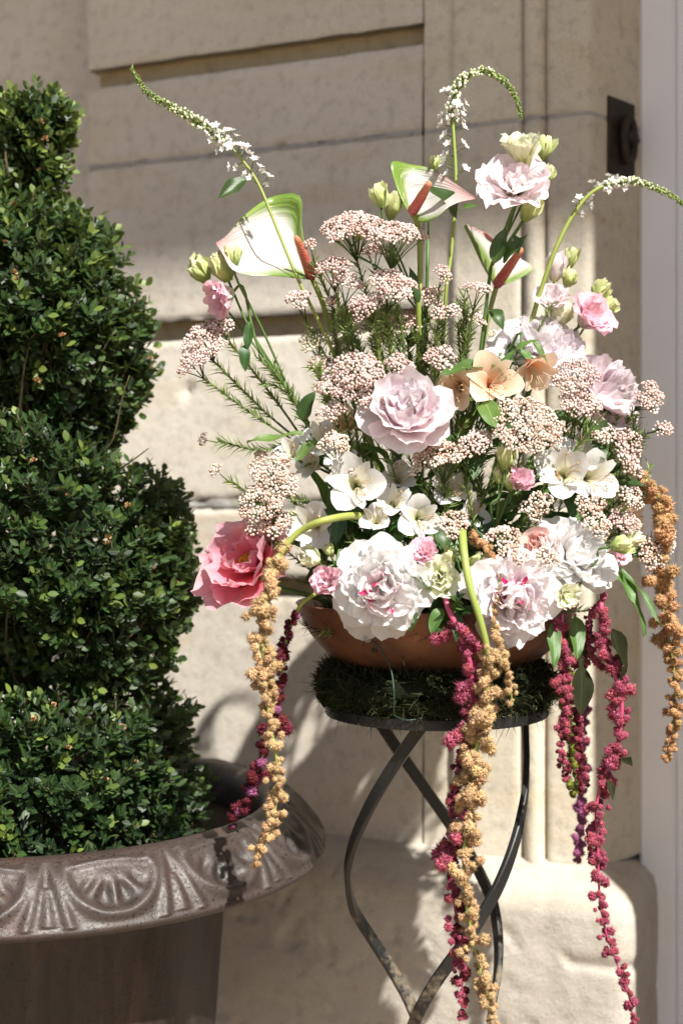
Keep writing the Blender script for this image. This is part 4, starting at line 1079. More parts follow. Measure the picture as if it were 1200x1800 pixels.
# amaranth tassels
def tuft_mesh(mat, seed, n=170):
    g = np.random.default_rng(seed); mb = MB(); balls(mb, [[0, 0, 0]], .55, ICO1, [(.2, 0, 0)])
    d = g.normal(size=(n, 3)); d /= np.linalg.norm(d, axis=1)[:, None]
    lump = 1 + .22 * np.sin(d[:, 0] * 5 + seed) * np.sin(d[:, 1] * 5 + 2 * seed)
    balls(mb, d[::3] * (lump[::3] * .62)[:, None], g.uniform(.16, .26, len(d[::3])), ICO0, np.stack([g.random(len(d[::3])) * .6 + .2] * 3, -1))
    side = np.cross(d, g.normal(size=(n, 3))); side /= np.linalg.norm(side, axis=1)[:, None]; s2 = np.cross(d, side)
    b = d * (lump * .60)[:, None]; w = .062; tipp = d * (lump * g.uniform(.85, 1.30, n))[:, None] + g.normal(size=(n, 3)) * .08
    V = np.stack([b + side * w, b - side * w * .5 + s2 * w * .87, b - side * w * .5 - s2 * w * .87, tipp], 1).reshape(-1, 3)
    o = (np.arange(n) * 4)[:, None]; T = np.concatenate([o + np.array([[0, 1, 3]]), o + np.array([[1, 2, 3]]), o + np.array([[2, 0, 3]])])
    u = np.zeros((n, 4, 3)); u[:, :, 0] = g.random(n)[:, None] * .5 + .2; u[:, 3, 0] += .3
    mb.add(V, T, None, u.reshape(-1, 3)); me = mb.mesh('tuft'); me.materials.append(mat); return me
def tuft_mat(name, cols):
    m, nt, b = new_mat(name); vec, x, y, z = attr_puv(nt)
    col = ramp(nt, x, [(i / (len(cols) - 1), c) for i, c in enumerate(cols)]); col = jitter(nt, col, .18, .012)
    return finish(m, nt, b, col, .8, transl=.22, spec=.1)
AMA = {'gold': [(.40, .23, .10), (.57, .38, .19), (.74, .58, .38)], 'orange': [(.38, .18, .075), (.54, .31, .145), (.72, .50, .29)],
       'magenta': [(.22, .028, .050), (.38, .070, .115), (.58, .22, .27)], 'maroon': [(.07, .010, .016), (.13, .020, .030), (.24, .06, .075)],
       'olive': [(.13, .15, .02), (.22, .24, .04), (.34, .34, .10)], 'mauve': [(.24, .06, .14), (.34, .10, .22), (.48, .20, .34)]}
TUFT = {}
for k_, v_ in AMA.items():
    mm = tuft_mat('amaranth_' + k_, v_); TUFT[k_] = [tuft_mesh(mm, 7 * i + 3) for i in range(4)]
M_AMSTEM = {'gold': M_STEMY, 'orange': M_STEMY, 'olive': M_STEMY, 'magenta': leaf_mat('stem_magenta', (.42, .04, .12), (.58, .10, .22), .4, 0., .1), 'mauve': None, 'maroon': M_STEMY}
M_AMSTEM['mauve'] = M_AMSTEM['magenta']
def amaranth(path, color, label, r0=11, r1=8, t0=.2, dens=1., side=.9, stem_r=.0035, strays=0, tone2=None, gap=0., stem_mat=None, side_len=26, t_thick=None):
    pts = np.array([P(*q) for q in path]); n = 160; p = catmull(pts, n)
    o = thing('amaranth', label, 'amaranth', pts[0], 'hanging amaranth tassels')
    part('stem', tube_mesh('stem', p[:: 3], np.linspace(stem_r, .0009, len(p[::3])), 7), stem_mat or M_AMSTEM[color], o)
    cum = np.concatenate([[0], np.cumsum(np.linalg.norm(np.diff(p, axis=0), axis=1))]); tot = cum[-1]
    s = t0 * tot
    dref = np.mean([q[2] for q in path])
    while s < tot:
        f = (s / tot - t0) / (1 - t0); q = np.array([np.interp(s, cum, p[:, k]) for k in range(3)])
        rad = (r0 + (r1 - r0) * f) * dref / F
        if t_thick: rad *= np.interp(f, *t_thick)
        rad *= rng.uniform(.7, 1.2)
        if f > .94: rad *= .75
        if rng.random() > gap:
            for _ in range(3):
                off = rng.normal(size=3) * rad * (.30 + .28 * side); off[2] *= .8
                sc = rad * rng.uniform(.46, .78)
                part('tuft', random.choice(TUFT[color if tone2 is None or rng.random() > .25 else tone2]), None, o, Matrix.Translation(Vector(q + off)) @ Matrix.Rotation(rng.random() * 6, 4, 'Z') @ Matrix.Rotation(rng.random() * 6, 4, 'X') @ Matrix.Scale(sc, 4))
        s += rad * rng.uniform(.6, .95) / dens
    for k in range(strays):
        f = rng.uniform(t0 * .9, .62); q = np.array([np.interp(f * tot, cum, p[:, j]) for j in range(3)])
        a = rng.random() * 6.28; dr = unit(np.array([math.cos(a), math.sin(a) * .7, rng.uniform(-.9, .1)])); L = rng.uniform(.5, 1.2) * side_len * dref / F
        e = q + dr * L + np.array([0, 0, -L * .3])
        part('side_stem', tube_mesh('side_stem', catmull([q, q + dr * L * .6, e], 6), .0009, 4), stem_mat or M_AMSTEM[color], o)
        m = int(L / (r1 * dref / F)) + 1
        for j in range(m):
            w = q + (e - q) * (j + 1) / m + rng.normal(size=3) * .0015
            part('tuft', random.choice(TUFT[color]), None, o, Matrix.Translation(Vector(w)) @ Matrix.Rotation(rng.random() * 6, 4, 'X') @ Matrix.Scale(r1 * dref / F * rng.uniform(.75, 1.15), 4))
    return o
# gooseneck spikes
def floret_mesh():
    mb = MB()
    for k in range(5):
        a = k * 1.2566; u = np.linspace(0, 1, 4)[:, None]; v = np.linspace(-1, 1, 3)[None]
        rr = u * 1.0; w = .36 * np.sin(math.pi * (.15 + .75 * u)); zc = .1 + .95 * u * (1 - .42 * u) + .12 * v ** 2
        x = rr; y = w * v
        V = np.stack([x * math.cos(a) - y * math.sin(a), x * math.sin(a) + y * math.cos(a), zc + 0 * y], -1).reshape(-1, 3)
        mb.add(V, None, grid_quads(4, 3), np.stack([v + 0 * u, u + 0 * v], -1).reshape(-1, 2))
    me = mb.mesh('floret'); return me
FLOR = floret_mesh(); FLOR.materials.append(petal_mat('gooseneck_white', [(0, (.70, .74, .50)), (.3, (.90, .88, .86)), (1, (.93, .92, .92))], .35))
M_GBUD = bead_mat('gooseneck_bud', [(.10, .18, .03), (.24, .32, .08), (.60, .64, .40), (.90, .89, .84)])
def gooseneck(path, label, tip_first=True, t_open=.45, t_end=.72, rmax=17, leaves=(), nfl=22, dens=1., stem_r=.0030):
    """path runs from tip to foot; florets open from t_open to t_end, buds before it"""
    pts = np.array([P(*q) for q in path]); p = catmull(pts, 200); dref = np.mean([q[2] for q in path])
    o = thing('gooseneck_loosestrife', label, 'flower', pts[-1], 'white gooseneck flower spikes')
    part('stem', tube_mesh('stem', p[::4], np.interp(np.linspace(0, 1, 50), [0, .1, .5, 1], [.0008, .0014, stem_r * .8, stem_r]), 7), M_STEMY, o)
    cum = np.concatenate([[0], np.cumsum(np.linalg.norm(np.diff(p, axis=0), axis=1))]); tot = cum[-1]; tg = np.gradient(p, axis=0); tg /= np.linalg.norm(tg, axis=1)[:, None]
    at = lambda f: (np.array([np.interp(f * tot, cum, p[:, j]) for j in range(3)]), -unit([np.interp(f * tot, cum, tg[:, j]) for j in range(3)]))
    nb = int(300 * dens); mb = MB(); sb = MB()
    for k in range(nb):
        g = (k + .5) / nb; f = g * t_open * 1.12; q, t = at(f); g2 = f / t_open
        lat = np.cross(t, rng.normal(size=3)); lat = unit(lat)
        off = (.15 + .85 * min(1, g2) ** .7) * rmax * .62 * dref / F * rng.uniform(.6, 1.)
        e = q + lat * off + t * off * .75
        rad = (.0010 + .0014 * g2)
        balls(mb, [e], [[rad, rad, rad * 1.25]], ICO1, [(np.clip(.02 + g2 * .95 + rng.normal() * .16, 0, 1), 0, 0)])
        V, T, Q, u = tube([q, e], [.0007, .0006], 3, False); sb.add(V, T, Q, u)
    ns = int(nb * .6); gs = rng.random(ns) * t_open; qs = np.array([at(f)[0] for f in gs]); ts = np.array([at(f)[1] for f in gs])
    lat = np.cross(ts, rng.normal(size=(ns, 3))); lat /= np.linalg.norm(lat, axis=1)[:, None]
    strands(sb, qs, unit_rows(lat * .7 + ts * .8), rng.uniform(.006, .012, ns), .0007, .3)
    part('buds', mb.mesh('buds'), M_GBUD, o, kind='stuff')
    for k in range(nfl):
        f = t_open * .88 + (t_end - t_open * .88) * (k + rng.random() * .8) / nfl; q, t = at(f); lat = unit(np.cross(t, rng.normal(size=3)))
        if k % 2: lat = unit(lat * [1, .4, 1])
        off = rmax * rng.uniform(.75, 1.15) * dref / F; e = q + lat * off + t * off * .4
        V, T, Q, u = tube([q, e], [.0008, .0006], 4, False); sb.add(V, T, Q, u)
        part('floret', FLOR, None, o, axis_matrix(e, lat + t * .5 + np.array([0, -.3, .2]), rng.random() * 6) @ Matrix.Scale(rng.uniform(.0055, .0085), 4))
    part('pedicels', sb.mesh('pedicels', False), M_NEEDLE, o, kind='stuff')
    for lf in leaves: px_leaf(o, *lf)
    return o
def unit_rows(v): return v / (np.linalg.norm(v, axis=1)[:, None] + 1e-9)
def anthurium(rows, spadix, stem, label):
    """rows from base to tip, each (upper edge, middle, lower edge) points of the spathe in space"""
    A = np.array([[P(*q) for q in r] for r in rows]); n = 22; nv = 15
    E = [catmull(A[:, k], n) for k in range(3)]; v = np.linspace(-1, 1, nv)
    V = []
    for i in range(n):
        a, b, c = E[0][i], E[1][i], E[2][i]
        for t in v: V.append(a * (t * (t - 1) / 2) + b * (1 - t * t) + c * (t * (t + 1) / 2))
    V = np.array(V); u = np.repeat(np.linspace(0, 1, n), nv)
    puv = np.stack([np.tile(v, n), u], -1)
    o = thing('anthurium', label, 'anthurium', P(*stem[-1]), 'anthurium blooms')
    me = mk_mesh('spathe', V, [grid_quads(n, nv)], puv)
    part('spathe', me, M_SPATHE, o)
    o.children[0].modifiers.new('thickness', 'SOLIDIFY').thickness = .0010
    p = catmull([P(*q) for q in spadix], 16); L = spadix[0][2] / F
    part('spadix', tube_mesh('spadix', p, np.interp(np.linspace(0, 1, 16), [0, .1, .6, .93, 1], [9 * L, 10 * L, 8.5 * L, 6 * L, 2.5 * L]), 12), M_SPADIX, o)
    p = catmull([P(*q) for q in stem], 18); part('stem', tube_mesh('stem', p, .0042, 8), M_STEMY, o)
    return o
# ------------------------------------------------------------------ the arrangement
# peonies
peony(716, 720, 68, (.12, .8, .6), 'globe', PINKS, 'full blush-pink peony at the centre of the bouquet, below the pink rice flowers')
peony(434, 988, 78, (-.42, .80, .42), 'open', CORAL, 'coral-pink open peony with yellow stamens at the left edge of the bouquet', 2.13)
peony(671, 1033, 71, (-.05, 1., .02), 'bomb', WHITE, 'ruffled white peony with magenta flecks drooping over the bowl front', 2.0, 4)
peony(906, 1050, 70, (.08, 1., .02), 'bomb', WPINK, 'ruffled white peony with magenta streaks right of the thick hanging amaranth', 2.0, 5)
peony(1010, 972, 68, (.3, .85, .5), 'bomb', WHITE, 'pure white peony below the white alstroemeria at the right of the bouquet', 2.06)
peony(952, 606, 70, (.15, .6, .75), 'bomb', LILAC, 'pale lilac-white peony behind the peach alstroemeria, upper right of the bouquet', 2.20)
peony(1066, 692, 66, (.7, .65, .4), 'globe', PINKS, 'pink peony seen from the side at the right edge, with a red-green sepal', 2.22)

# anthuriums
anthurium([((548, 476, 2.20), (549, 489, 2.20), (546, 492, 2.19)), ((531, 405, 2.24), (520, 452, 2.24), (518, 489, 2.15)), ((527, 345, 2.25), (498, 432, 2.25), (482, 485, 2.11)), ((478, 346, 2.27), (463, 430, 2.24), (440, 485, 2.10)),
           ((432, 376, 2.23), (428, 430, 2.19), (408, 474, 2.09)), ((400, 412, 2.16), (398, 430, 2.14), (392, 448, 2.10)), ((379, 427, 2.12), (378, 428, 2.12), (379, 429, 2.12))],
          [(548, 487, 2.19), (536, 455, 2.17), (520, 415, 2.14)], [(549, 490, 2.20), (566, 530, 2.20), (580, 575, 2.21), (598, 620, 2.22), (680, 860, 2.25)], 'white anthurium with green lobe and pink spadix, crossed by the leaning gooseneck stem')
anthurium([((716, 370, 2.11), (722, 376, 2.11), (730, 382, 2.10)), ((696, 325, 2.12), (725, 355, 2.14), (742, 392, 2.05)), ((688, 285, 2.13), (742, 345, 2.14), (766, 382, 2.02)), ((722, 289, 2.16), (768, 338, 2.12), (786, 364, 2.02)),
           ((765, 300, 2.14), (795, 340, 2.09), (808, 354, 2.04)), ((834, 347, 2.06), (835, 348, 2.06), (834, 349, 2.06))],
          [(724, 372, 2.10), (738, 350, 2.08), (755, 320, 2.05)], [(724, 375, 2.11), (735, 400, 2.12), (738, 470, 2.12), (735, 560, 2.12), (740, 850, 2.27)], 'white anthurium with red spadix above the flat pink rice flower')
anthurium([((862, 492, 2.28), (872, 503, 2.28), (884, 500, 2.27)), ((846, 462, 2.24), (882, 472, 2.30), (914, 488, 2.28)), ((829, 424, 2.22), (880, 440, 2.31), (938, 470, 2.30)), ((816, 394, 2.20), (862, 425, 2.31), (905, 452, 2.33)), ((845, 405, 2.29), (850, 408, 2.29), (858, 412, 2.29))],
          [(873, 500, 2.28), (892, 472, 2.25), (917, 437, 2.22)], [(872, 503, 2.28), (862, 540, 2.28), (845, 620, 2.28), (810, 850, 2.27)], 'narrow white anthurium with red spadix behind the dark lisianthus leaves')

# gooseneck loosestrife
gooseneck([(231, 120, 2.16), (262, 165, 2.16), (320, 198, 2.16), (375, 232, 2.16), (420, 275, 2.16), (455, 325, 2.16), (490, 410, 2.15), (528, 500, 2.14), (582, 612, 2.15), (640, 760, 2.2), (690, 900, 2.25)],
          'long leaning white gooseneck spike with its tip over the stone wall at upper left', t_open=.22, t_end=.335, rmax=20, nfl=26,
          leaves=[((440, 312, 2.15), (386, 338, 2.12), .012, M_LEAF, (0, -.8, .6), 10, .5, .5)])
gooseneck([(916, 208, 2.12), (905, 170, 2.12), (880, 138, 2.12), (845, 125, 2.12), (812, 142, 2.12), (795, 185, 2.12), (797, 240, 2.12), (800, 290, 2.12), (800, 350, 2.12), (793, 440, 2.12), (780, 560, 2.13), (770, 850, 2.26)],
          'white gooseneck spike curling over in a hook above the anthuriums', t_open=.235, t_end=.37, rmax=18, nfl=26,
          leaves=[((806, 392, 2.10), (768, 325, 2.06), .021, M_LEAF, (.9, -.4, .1), 12, .5), ((798, 375, 2.11), (834, 348, 2.08), .008, M_LEAFL)])
gooseneck([(1215, 372, 2.20), (1180, 345, 2.20), (1130, 322, 2.20), (1085, 320, 2.20), (1040, 338, 2.20), (1005, 380, 2.20), (975, 440, 2.20), (950, 510, 2.21), (932, 572, 2.22), (900, 700, 2.24), (850, 900, 2.25)],
          'white gooseneck spike arching to the right in front of the door frame', t_open=.20, t_end=.31, rmax=15, nfl=13, dens=.8, stem_r=.0042)

# lisianthus
lisianthus('pale pink lisianthus with cream bloom and buds standing highest at the right', [(905, 325, 60, (-.1, .85, .5), LISW, 1.), (918, 268, 44, (-.15, .35, .9), LISC, .5)],
           [(957, 262, 42, 11, (.3, .2, .9)), (960, 308, 34, 11, (.5, .2, .8)), (930, 370, 40, 16, (.45, .3, .75))], (862, 470), [((868, 470), (880, 402), 15), ((880, 470), (912, 405), 13), ((905, 410), (912, 440), 7)], d=2.13)
lisianthus('drooping pink lisianthus with pale green buds reaching left above the rice flower', [(392, 520, 36, (-.75, .45, -.35), LISP, .75)],
           [(352, 474, 48, 18, (-.45, .2, .8)), (392, 470, 52, 19, (-.35, .3, .85)), (412, 452, 32, 10, (-.1, .2, 1))], (510, 690), [((440, 560), (432, 610), 9), ((430, 600), (430, 645), 10), ((530, 745), (540, 690), 16)], d=2.14)
lisianthus('pink lisianthus bloom nearest the door frame with pale green buds', [(1036, 558, 44, (.55, .7, .5), LISP, .8), (968, 530, 34, (-.1, .6, .6), LISW, .7)],
           [(976, 472, 46, 15, (.1, .3, .95), LISW), (986, 552, 50, 18, (.25, .7, .6), LISC), (1003, 455, 36, 9, (.25, .1, 1)), (1000, 490, 30, 12, (.4, .2, .9)), (1054, 512, 38, 15, (.6, .2, .7)), (1068, 540, 34, 12, (.7, .2, .5))], (950, 640), d=2.24)
lisianthus('small half-open pink lisianthus bud flower right of centre beside green buds', [(912, 846, 30, (.3, .75, .5), LISP, .45)], [(889, 806, 40, 15, (.1, .2, 1)), (897, 846, 34, 13, (0, .5, .9)), (876, 838, 26, 8, (0, .1, 1))], (870, 930), d=2.08)
lisianthus('pink lisianthus beside the white peony at the left of the bowl rim, with green buds', [(575, 1022, 31, (-.35, .9, .3), LISP, .6)], [(547, 980, 36, 16, (-.5, .6, .4), LISC), (578, 968, 24, 8, (-.3, .4, .7))], (620, 985), d=2.05)
lisianthus('creamy green lisianthus between the two large white peonies', [(772, 1016, 36, (-.1, .95, .2), LISC, .9), (744, 972, 28, (-.1, .7, .6), LISP, .7)], [(790, 982, 30, 13, (-.1, .6, .7)), (838, 990, 38, 15, (.5, .6, .3))], (790, 990), d=2.04)
lisianthus('pale green lisianthus bud flower tucked under the white peonies at right', [(992, 1046, 26, (.3, .9, -.1), LISC, .6)], [(1090, 958, 36, 14, (.8, .4, .2))], (1020, 1020), d=2.03)
lisianthus('pink lisianthus half hidden between the right white peony and the orange amaranth', [(1082, 968, 26, (.8, .6, .1), LISP, .7)], [(1112, 945, 32, 14, (.8, .4, .3), LISC)], (1040, 960), d=2.14)
lisianthus('green lisianthus buds beside the upper left rice flower', [], [(666, 345, 40, 12, (-.2, .2, 1)), (690, 362, 46, 15, (.2, .3, .9)), (632, 408, 30, 12, (.3, .4, .8))], (745, 560), [((735, 540), (728, 470), 9)], d=2.11)
lisianthus('single pale lisianthus bud peeping over the anthurium', [], [(764, 288, 30, 9, (.1, .1, 1))], (752, 420), d=2.20)
# spray rose
o = thing('spray_rose', 'small closed pink spray rose between cream rice flowers and the white peony', 'rose', P(950, 960, 2.06))
ax = unit((-.1, -.9, .35)); rr = .030; M = axis_matrix(P(946, 955, 2.05) - ax * .02, ax)
petals(o, M, [(5, 1.2 * rr, .75 * rr, 70, 20, .9, .04, .25, .1 * rr, 0, .15), (5, 1.15 * rr, .62 * rr, 45, -15, 1.1, .04, .25, .08 * rr, .05 * rr, .15), (5, 1.1 * rr, .5 * rr, 22, -25, 1.2, .04, .25, .05 * rr, .1 * rr, .15), (4, 1.0 * rr, .36 * rr, 8, -20, 1.3, .03, .25, .03 * rr, .1 * rr, .1)], ROSE)
add_stem(o, P(946, 955, 2.05) - ax * .02, ax, .0025)

# alstroemerias
alstro(864, 668, 53, (.05, .95, .25), ALSP, 'open peach alstroemeria facing front above the big cream rice flower', 2.10, .4)
alstro(798, 682, 44, (-.45, .75, -.25), ALSP, 'peach alstroemeria drooping beside the blush peony', 2.12, 1.0)
alstro(942, 652, 46, (.35, .6, -.55), ALSP, 'peach alstroemeria nodding below the lilac peony under a curved leaf', 2.12, .2, [((900, 620), (935, 588), 9), ((925, 592), (968, 625), 7)])
alstro(606, 742, 39, (-.2, .75, .6), ALSP, 'yellow-peach alstroemeria bud under the pink rice flower, left of the blush peony', 2.12)
alstro(622, 850, 58, (-.15, 1., .15), ALSW, 'large white alstroemeria at the centre left of the bouquet', 2.05, .3)
alstro(560, 770, 40, (-.5, .7, .4), ALSW, 'white alstroemeria partly hidden above the left cream rice flower', 2.12, .9)
alstro(548, 925, 48, (-.35, .9, .0), ALSW, 'white alstroemeria behind the arching amaranth stem', 2.10, 1.4)
alstro(736, 910, 43, (.05, 1., .1), ALSW, 'white alstroemeria above the front white peony', 2.04, .1)
alstro(690, 880, 35, (-.2, .8, .45), ALSW, 'creamy white alstroemeria between the two other centre white ones', 2.07, .8)
alstro(700, 838, 35, (.1, .7, .6), ALSW, 'small white alstroemeria just under the blush peony', 2.10, 2.)
alstro(790, 858, 41, (.1, .8, .35), ALSW, 'shaded white alstroemeria in the dark centre beside green stems', 2.11, .5)
alstro(988, 830, 54, (-.25, .95, .2), ALSW, 'white alstroemeria with a bee, left of the pair at right', 2.09, .75)
alstro(1042, 838, 51, (.25, .9, .1), ALSW, 'white alstroemeria on the right of the pair, above the white peony', 2.11, .2)
alstro(1022, 795, 46, (.1, .7, .65), ALSW, 'white alstroemeria above the pair at the right of the bouquet', 2.14, 1.2)
alstro(545, 815, 35, (-.6, .6, .3), ALSW, 'white alstroemeria bud flower right of the left cream rice flower', 2.14, .6)
alstro(1105, 905, 39, (.6, .6, .1), ALSP, 'peach alstroemeria behind cream rice flowers at the far right', 2.17, .6)

alstro(508, 795, 32, (-.5, .7, .4), ALSW, 'small white alstroemeria left of the others, over the cream rice flower', 2.13, 1.1)
alstro(660, 912, 32, (-.1, .8, .4), ALSW, 'small white alstroemeria low between the centre ones and the front peony', 2.06, 1.9)
alstro(765, 812, 29, (.2, .7, .6), ALSW, 'tiny white alstroemeria under the cream rice flower right of the blush peony', 2.12, .3)
alstro(832, 905, 31, (.1, .8, .3), ALSW, 'white alstroemeria in shade above the thick amaranth stem', 2.12, 2.4)
alstro(595, 800, 32, (-.2, .7, .6), ALSW, 'upright white alstroemeria above the large centre-left one', 2.10, .2)
# rice flowers
rice([(360, 590, 42, 34, 'pink', -.15), (335, 628, 28, 20, 'pink', -.4), (396, 562, 18, 14, 'pink', 0)], 'pink rice flower stretching furthest left of the bouquet', (545, 790), 2.13)
rice([(612, 384, 54, 28, 'pink', -.2)], 'pink flat-topped rice flower upper left beside green buds', (690, 700), 2.10)
rice([(693, 394, 55, 22, 'pink', .05)], 'pink flat-topped rice flower just under the middle anthurium', (710, 700), 2.06)
rice([(690, 488, 44, 26, 'pink', .15), (645, 525, 32, 24, 'pink', -.2)], 'large pink rice flower in the upper middle below two flat ones', (720, 760), 2.06)
rice([(583, 458, 33, 16, 'pink', -.1), (550, 430, 16, 14, 'pink', 0), (612, 484, 28, 13, 'pink', .1)], 'small pink rice flowers right of the spadix of the left anthurium', (640, 700), 2.10)
rice([(522, 520, 27, 16, 'pink', -.3), (584, 522, 16, 9, 'pink', 0)], 'small pink rice flower between the two leaning stems', (600, 700), 2.12)
rice([(550, 590, 28, 20, 'green', -.2), (622, 568, 26, 16, 'green', .2), (560, 632, 24, 18, 'pink', 0)], 'greenish unopened rice flower behind the gooseneck stem', (640, 760), 2.14)
rice([(628, 640, 46, 34, 'pink', .1), (590, 668, 38, 30, 'pink', -.2), (655, 690, 34, 22, 'pink', .2), (580, 712, 26, 16, 'pink', -.3)], 'broad pink rice flower over the left of the blush peony', (640, 860), 2.06)
rice([(702, 632, 26, 16, 'pink', .1), (778, 478, 18, 15, 'pink', .1)], 'slender pink rice flower sprig left of the green lisianthus stems', (745, 780), 2.08)
rice([(785, 545, 24, 20, 'pink', .1), (775, 622, 28, 22, 'pink', 0), (842, 498, 24, 9, 'pink', .2)], 'pink rice flower sprig above the peach alstroemerias', (800, 800), 2.10)
rice([(355, 765, 13, 12, 'dry', -.8)], 'tiny brown rice flower on a horizontal needle twig at left', (540, 770), 2.14, needle_t=(.1, .98))
rice([(376, 826, 15, 12, 'cream', -.7), (470, 815, 36, 32, 'cream', -.1), (500, 850, 26, 26, 'cream', .2), (455, 868, 44, 34, 'cream', -.3), (470, 910, 38, 22, 'cream', -.1)], 'big cream rice flower above the coral peony', (580, 900), 2.08, needle_t=(.1, .98))
rice([(590, 772, 28, 18, 'cream', -.1), (622, 826, 15, 14, 'pink', 0)], 'small rice flower in front of the white alstroemerias at centre left', (650, 900), 2.05)
rice([(775, 785, 46, 20, 'cream', -.1), (838, 768, 30, 20, 'pink', .2), (735, 815, 20, 14, 'cream', -.2)], 'rice flower spread under the right side of the blush peony', (800, 900), 2.07)
rice([(930, 735, 62, 50, 'cream', .05)], 'largest round cream-pink rice flower right of centre', (880, 900), 2.05)
rice([(1010, 655, 40, 34, 'pink', -.1), (1020, 700, 36, 24, 'pink', .1)], 'pink rice flower seen from behind below the lilac peony', (960, 880), 2.12)
rice([(1148, 690, 32, 26, 'pink', .5), (1172, 752, 20, 28, 'pink', .8)], 'pink rice flower spraying furthest right before the door frame', (1030, 860), 2.18)
rice([(1062, 765, 20, 18, 'cream', .1), (1105, 775, 28, 28, 'pink', .3), (1112, 810, 24, 18, 'pink', .4)], 'pink rice flower under the side-view pink peony', (1020, 900), 2.13)
rice([(945, 885, 27, 28, 'cream', 0)], 'small round cream rice flower right of the half-open pink lisianthus', (910, 980), 2.05)
rice([(1040, 890, 26, 24, 'cream', .1), (1052, 920, 24, 22, 'cream', .2)], 'cream rice flower lying over the top of the right white peony', (1000, 960), 2.04)
rice([(1115, 870, 24, 26, 'cream', .3), (1100, 905, 26, 20, 'pink', .1)], 'white rice flower beside the top of the right orange amaranth', (1050, 950), 2.12)
rice([(795, 916, 30, 20, 'cream', -.1)], 'small cream rice flower at the top of the thick hanging amaranth stem', (820, 960), 2.02)
rice([(880, 938, 30, 18, 'cream', -.2), (905, 968, 28, 24, 'cream', .1)], 'cream rice flower above the magenta-streaked peony', (880, 1000), 2.03)
rice([(962, 982, 22, 20, 'cream', .1)], 'little cream rice flower under the spray rose', (950, 1010), 2.0)
rice([(1150, 970, 28, 28, 'cream', .3), (1180, 945, 20, 26, 'cream', .6)], 'cream rice flower hanging at the far right over orange amaranth', (1060, 960), 2.14)
rice([(905, 560, 14, 11, 'green', .2), (865, 590, 14, 10, 'green', 0)], 'faint unopened rice flower behind the lilac peony', (860, 760), 2.32)

rice([(655, 432, 24, 12, 'pink', -.1), (752, 512, 24, 15, 'pink', .1), (718, 560, 28, 18, 'pink', 0)], 'dusty pink rice flower filling the upper centre between the taller heads', (730, 780), 2.12)
rice([(835, 555, 20, 15, 'pink', .2), (600, 600, 24, 15, 'cream', -.2), (668, 592, 22, 14, 'cream', 0)], 'beige rice flower low in the upper centre behind the blush peony', (740, 800), 2.16)
# feathery needle twigs between the flowers
for k, (tip, root, lb) in enumerate([((610, 560), (660, 760), 'feathery green twig behind the leaning gooseneck stem'), ((655, 545), (690, 760), 'feathery green twig under the largest upper rice flower'), ((740, 590), (745, 760), 'feathery green twig above the blush peony'), ((815, 520), (800, 760), 'feathery green twig left of the tall lisianthus stems'), ((480, 650), (560, 800), 'feathery green twig below the drooping pink lisianthus'), ((560, 640), (620, 800), 'feathery green twig in front of the greenish rice flower'), ((830, 800), (850, 960), 'feathery green twig in the dark centre right of the white alstroemerias'), ((700, 590), (715, 760), 'feathery green twig left of the one above the blush peony'), ((770, 560), (775, 780), 'feathery green twig beside the slender pink rice flower'), ((1120, 760), (1050, 900), 'feathery green twig at the far right under the rice flower'), ((1130, 840), (1060, 940), 'feathery green twig over the top of the right amaranth')]):
    d = 2.13 if k < 9 else 2.18; o = thing('needle_twig', lb, 'twig', P(*root, d + .05), 'feathery needle twigs'); nb = MB(); sb = MB()
    a, b = P(*root, d + .05), P(*tip, d); p = catmull([a, (a + b) / 2 + rng.normal(size=3) * .008, b], 20); needles(nb, p, .021, .0010, .1, 1.)
    V, T, Q, u = tube(p, np.linspace(.0018, .0009, 20), 5); sb.add(V, T, Q, u)
    for j in (7, 10, 13, 16):
        e = p[j] + unit(b - a) * .035 + rng.normal(size=3) * .018; q = catmull([p[j], (p[j] + e) / 2 + unit(b - a) * .006, e], 10); needles(nb, q, .017, .0011, .1, 1.)
        V, T, Q, u = tube(q, .0009, 4); sb.add(V, T, Q, u)
    part('needles', nb.mesh('needles', False), M_NEEDLE, o, kind='stuff'); part('stem', sb.mesh('stem'), M_NEEDLE, o)
# amaranth tassels
amaranth([(690, 930, 2.16), (640, 908, 2.08), (580, 912, 1.99), (530, 932, 2.0), (498, 965, 2.0), (478, 1010, 1.99), (466, 1060, 1.98), (462, 1120, 1.98), (468, 1200, 1.98), (474, 1270, 1.98), (488, 1350, 1.98), (484, 1420, 1.98), (462, 1485, 1.98), (446, 1526, 1.98)], 'gold', 'golden amaranth arching from the left and hanging beside the urn rim', 12, 12.5, .40, 1.15, 1.0, .0062, 20, None, .05)
amaranth([(812, 935, 2.02), (815, 970, 1.99), (825, 1030, 1.97), (845, 1095, 1.97), (858, 1160, 1.98), (852, 1230, 1.99), (838, 1310, 2.0), (826, 1400, 2.0), (815, 1500, 2.0), (818, 1580, 2.0), (832, 1660, 2.0), (850, 1730, 2.0), (868, 1815, 2.0)], 'gold', 'thickest golden amaranth hanging in front of the stand legs', 13, 11, .26, 1.1, 1.5, .0062, 40, None, .05, t_thick=([0, .15, .5, .75, 1], [.8, 1.35, 1.5, 1.2, .9]))
amaranth([(880, 1010, 2.0), (868, 1080, 1.985), (880, 1140, 1.98), (895, 1200, 1.985), (900, 1240, 1.99)], 'gold', 'short golden amaranth strand right of the thick one', 9, 9, .15, 1.0, .7, .0015, 0, None, .1)
amaranth([(830, 945, 2.04), (850, 960, 2.02), (865, 985, 2.01), (872, 1010, 2.0)], 'orange', 'short orange amaranth strand above the magenta-streaked peony', 10, 9, .0, 1.2, .6, .0015)
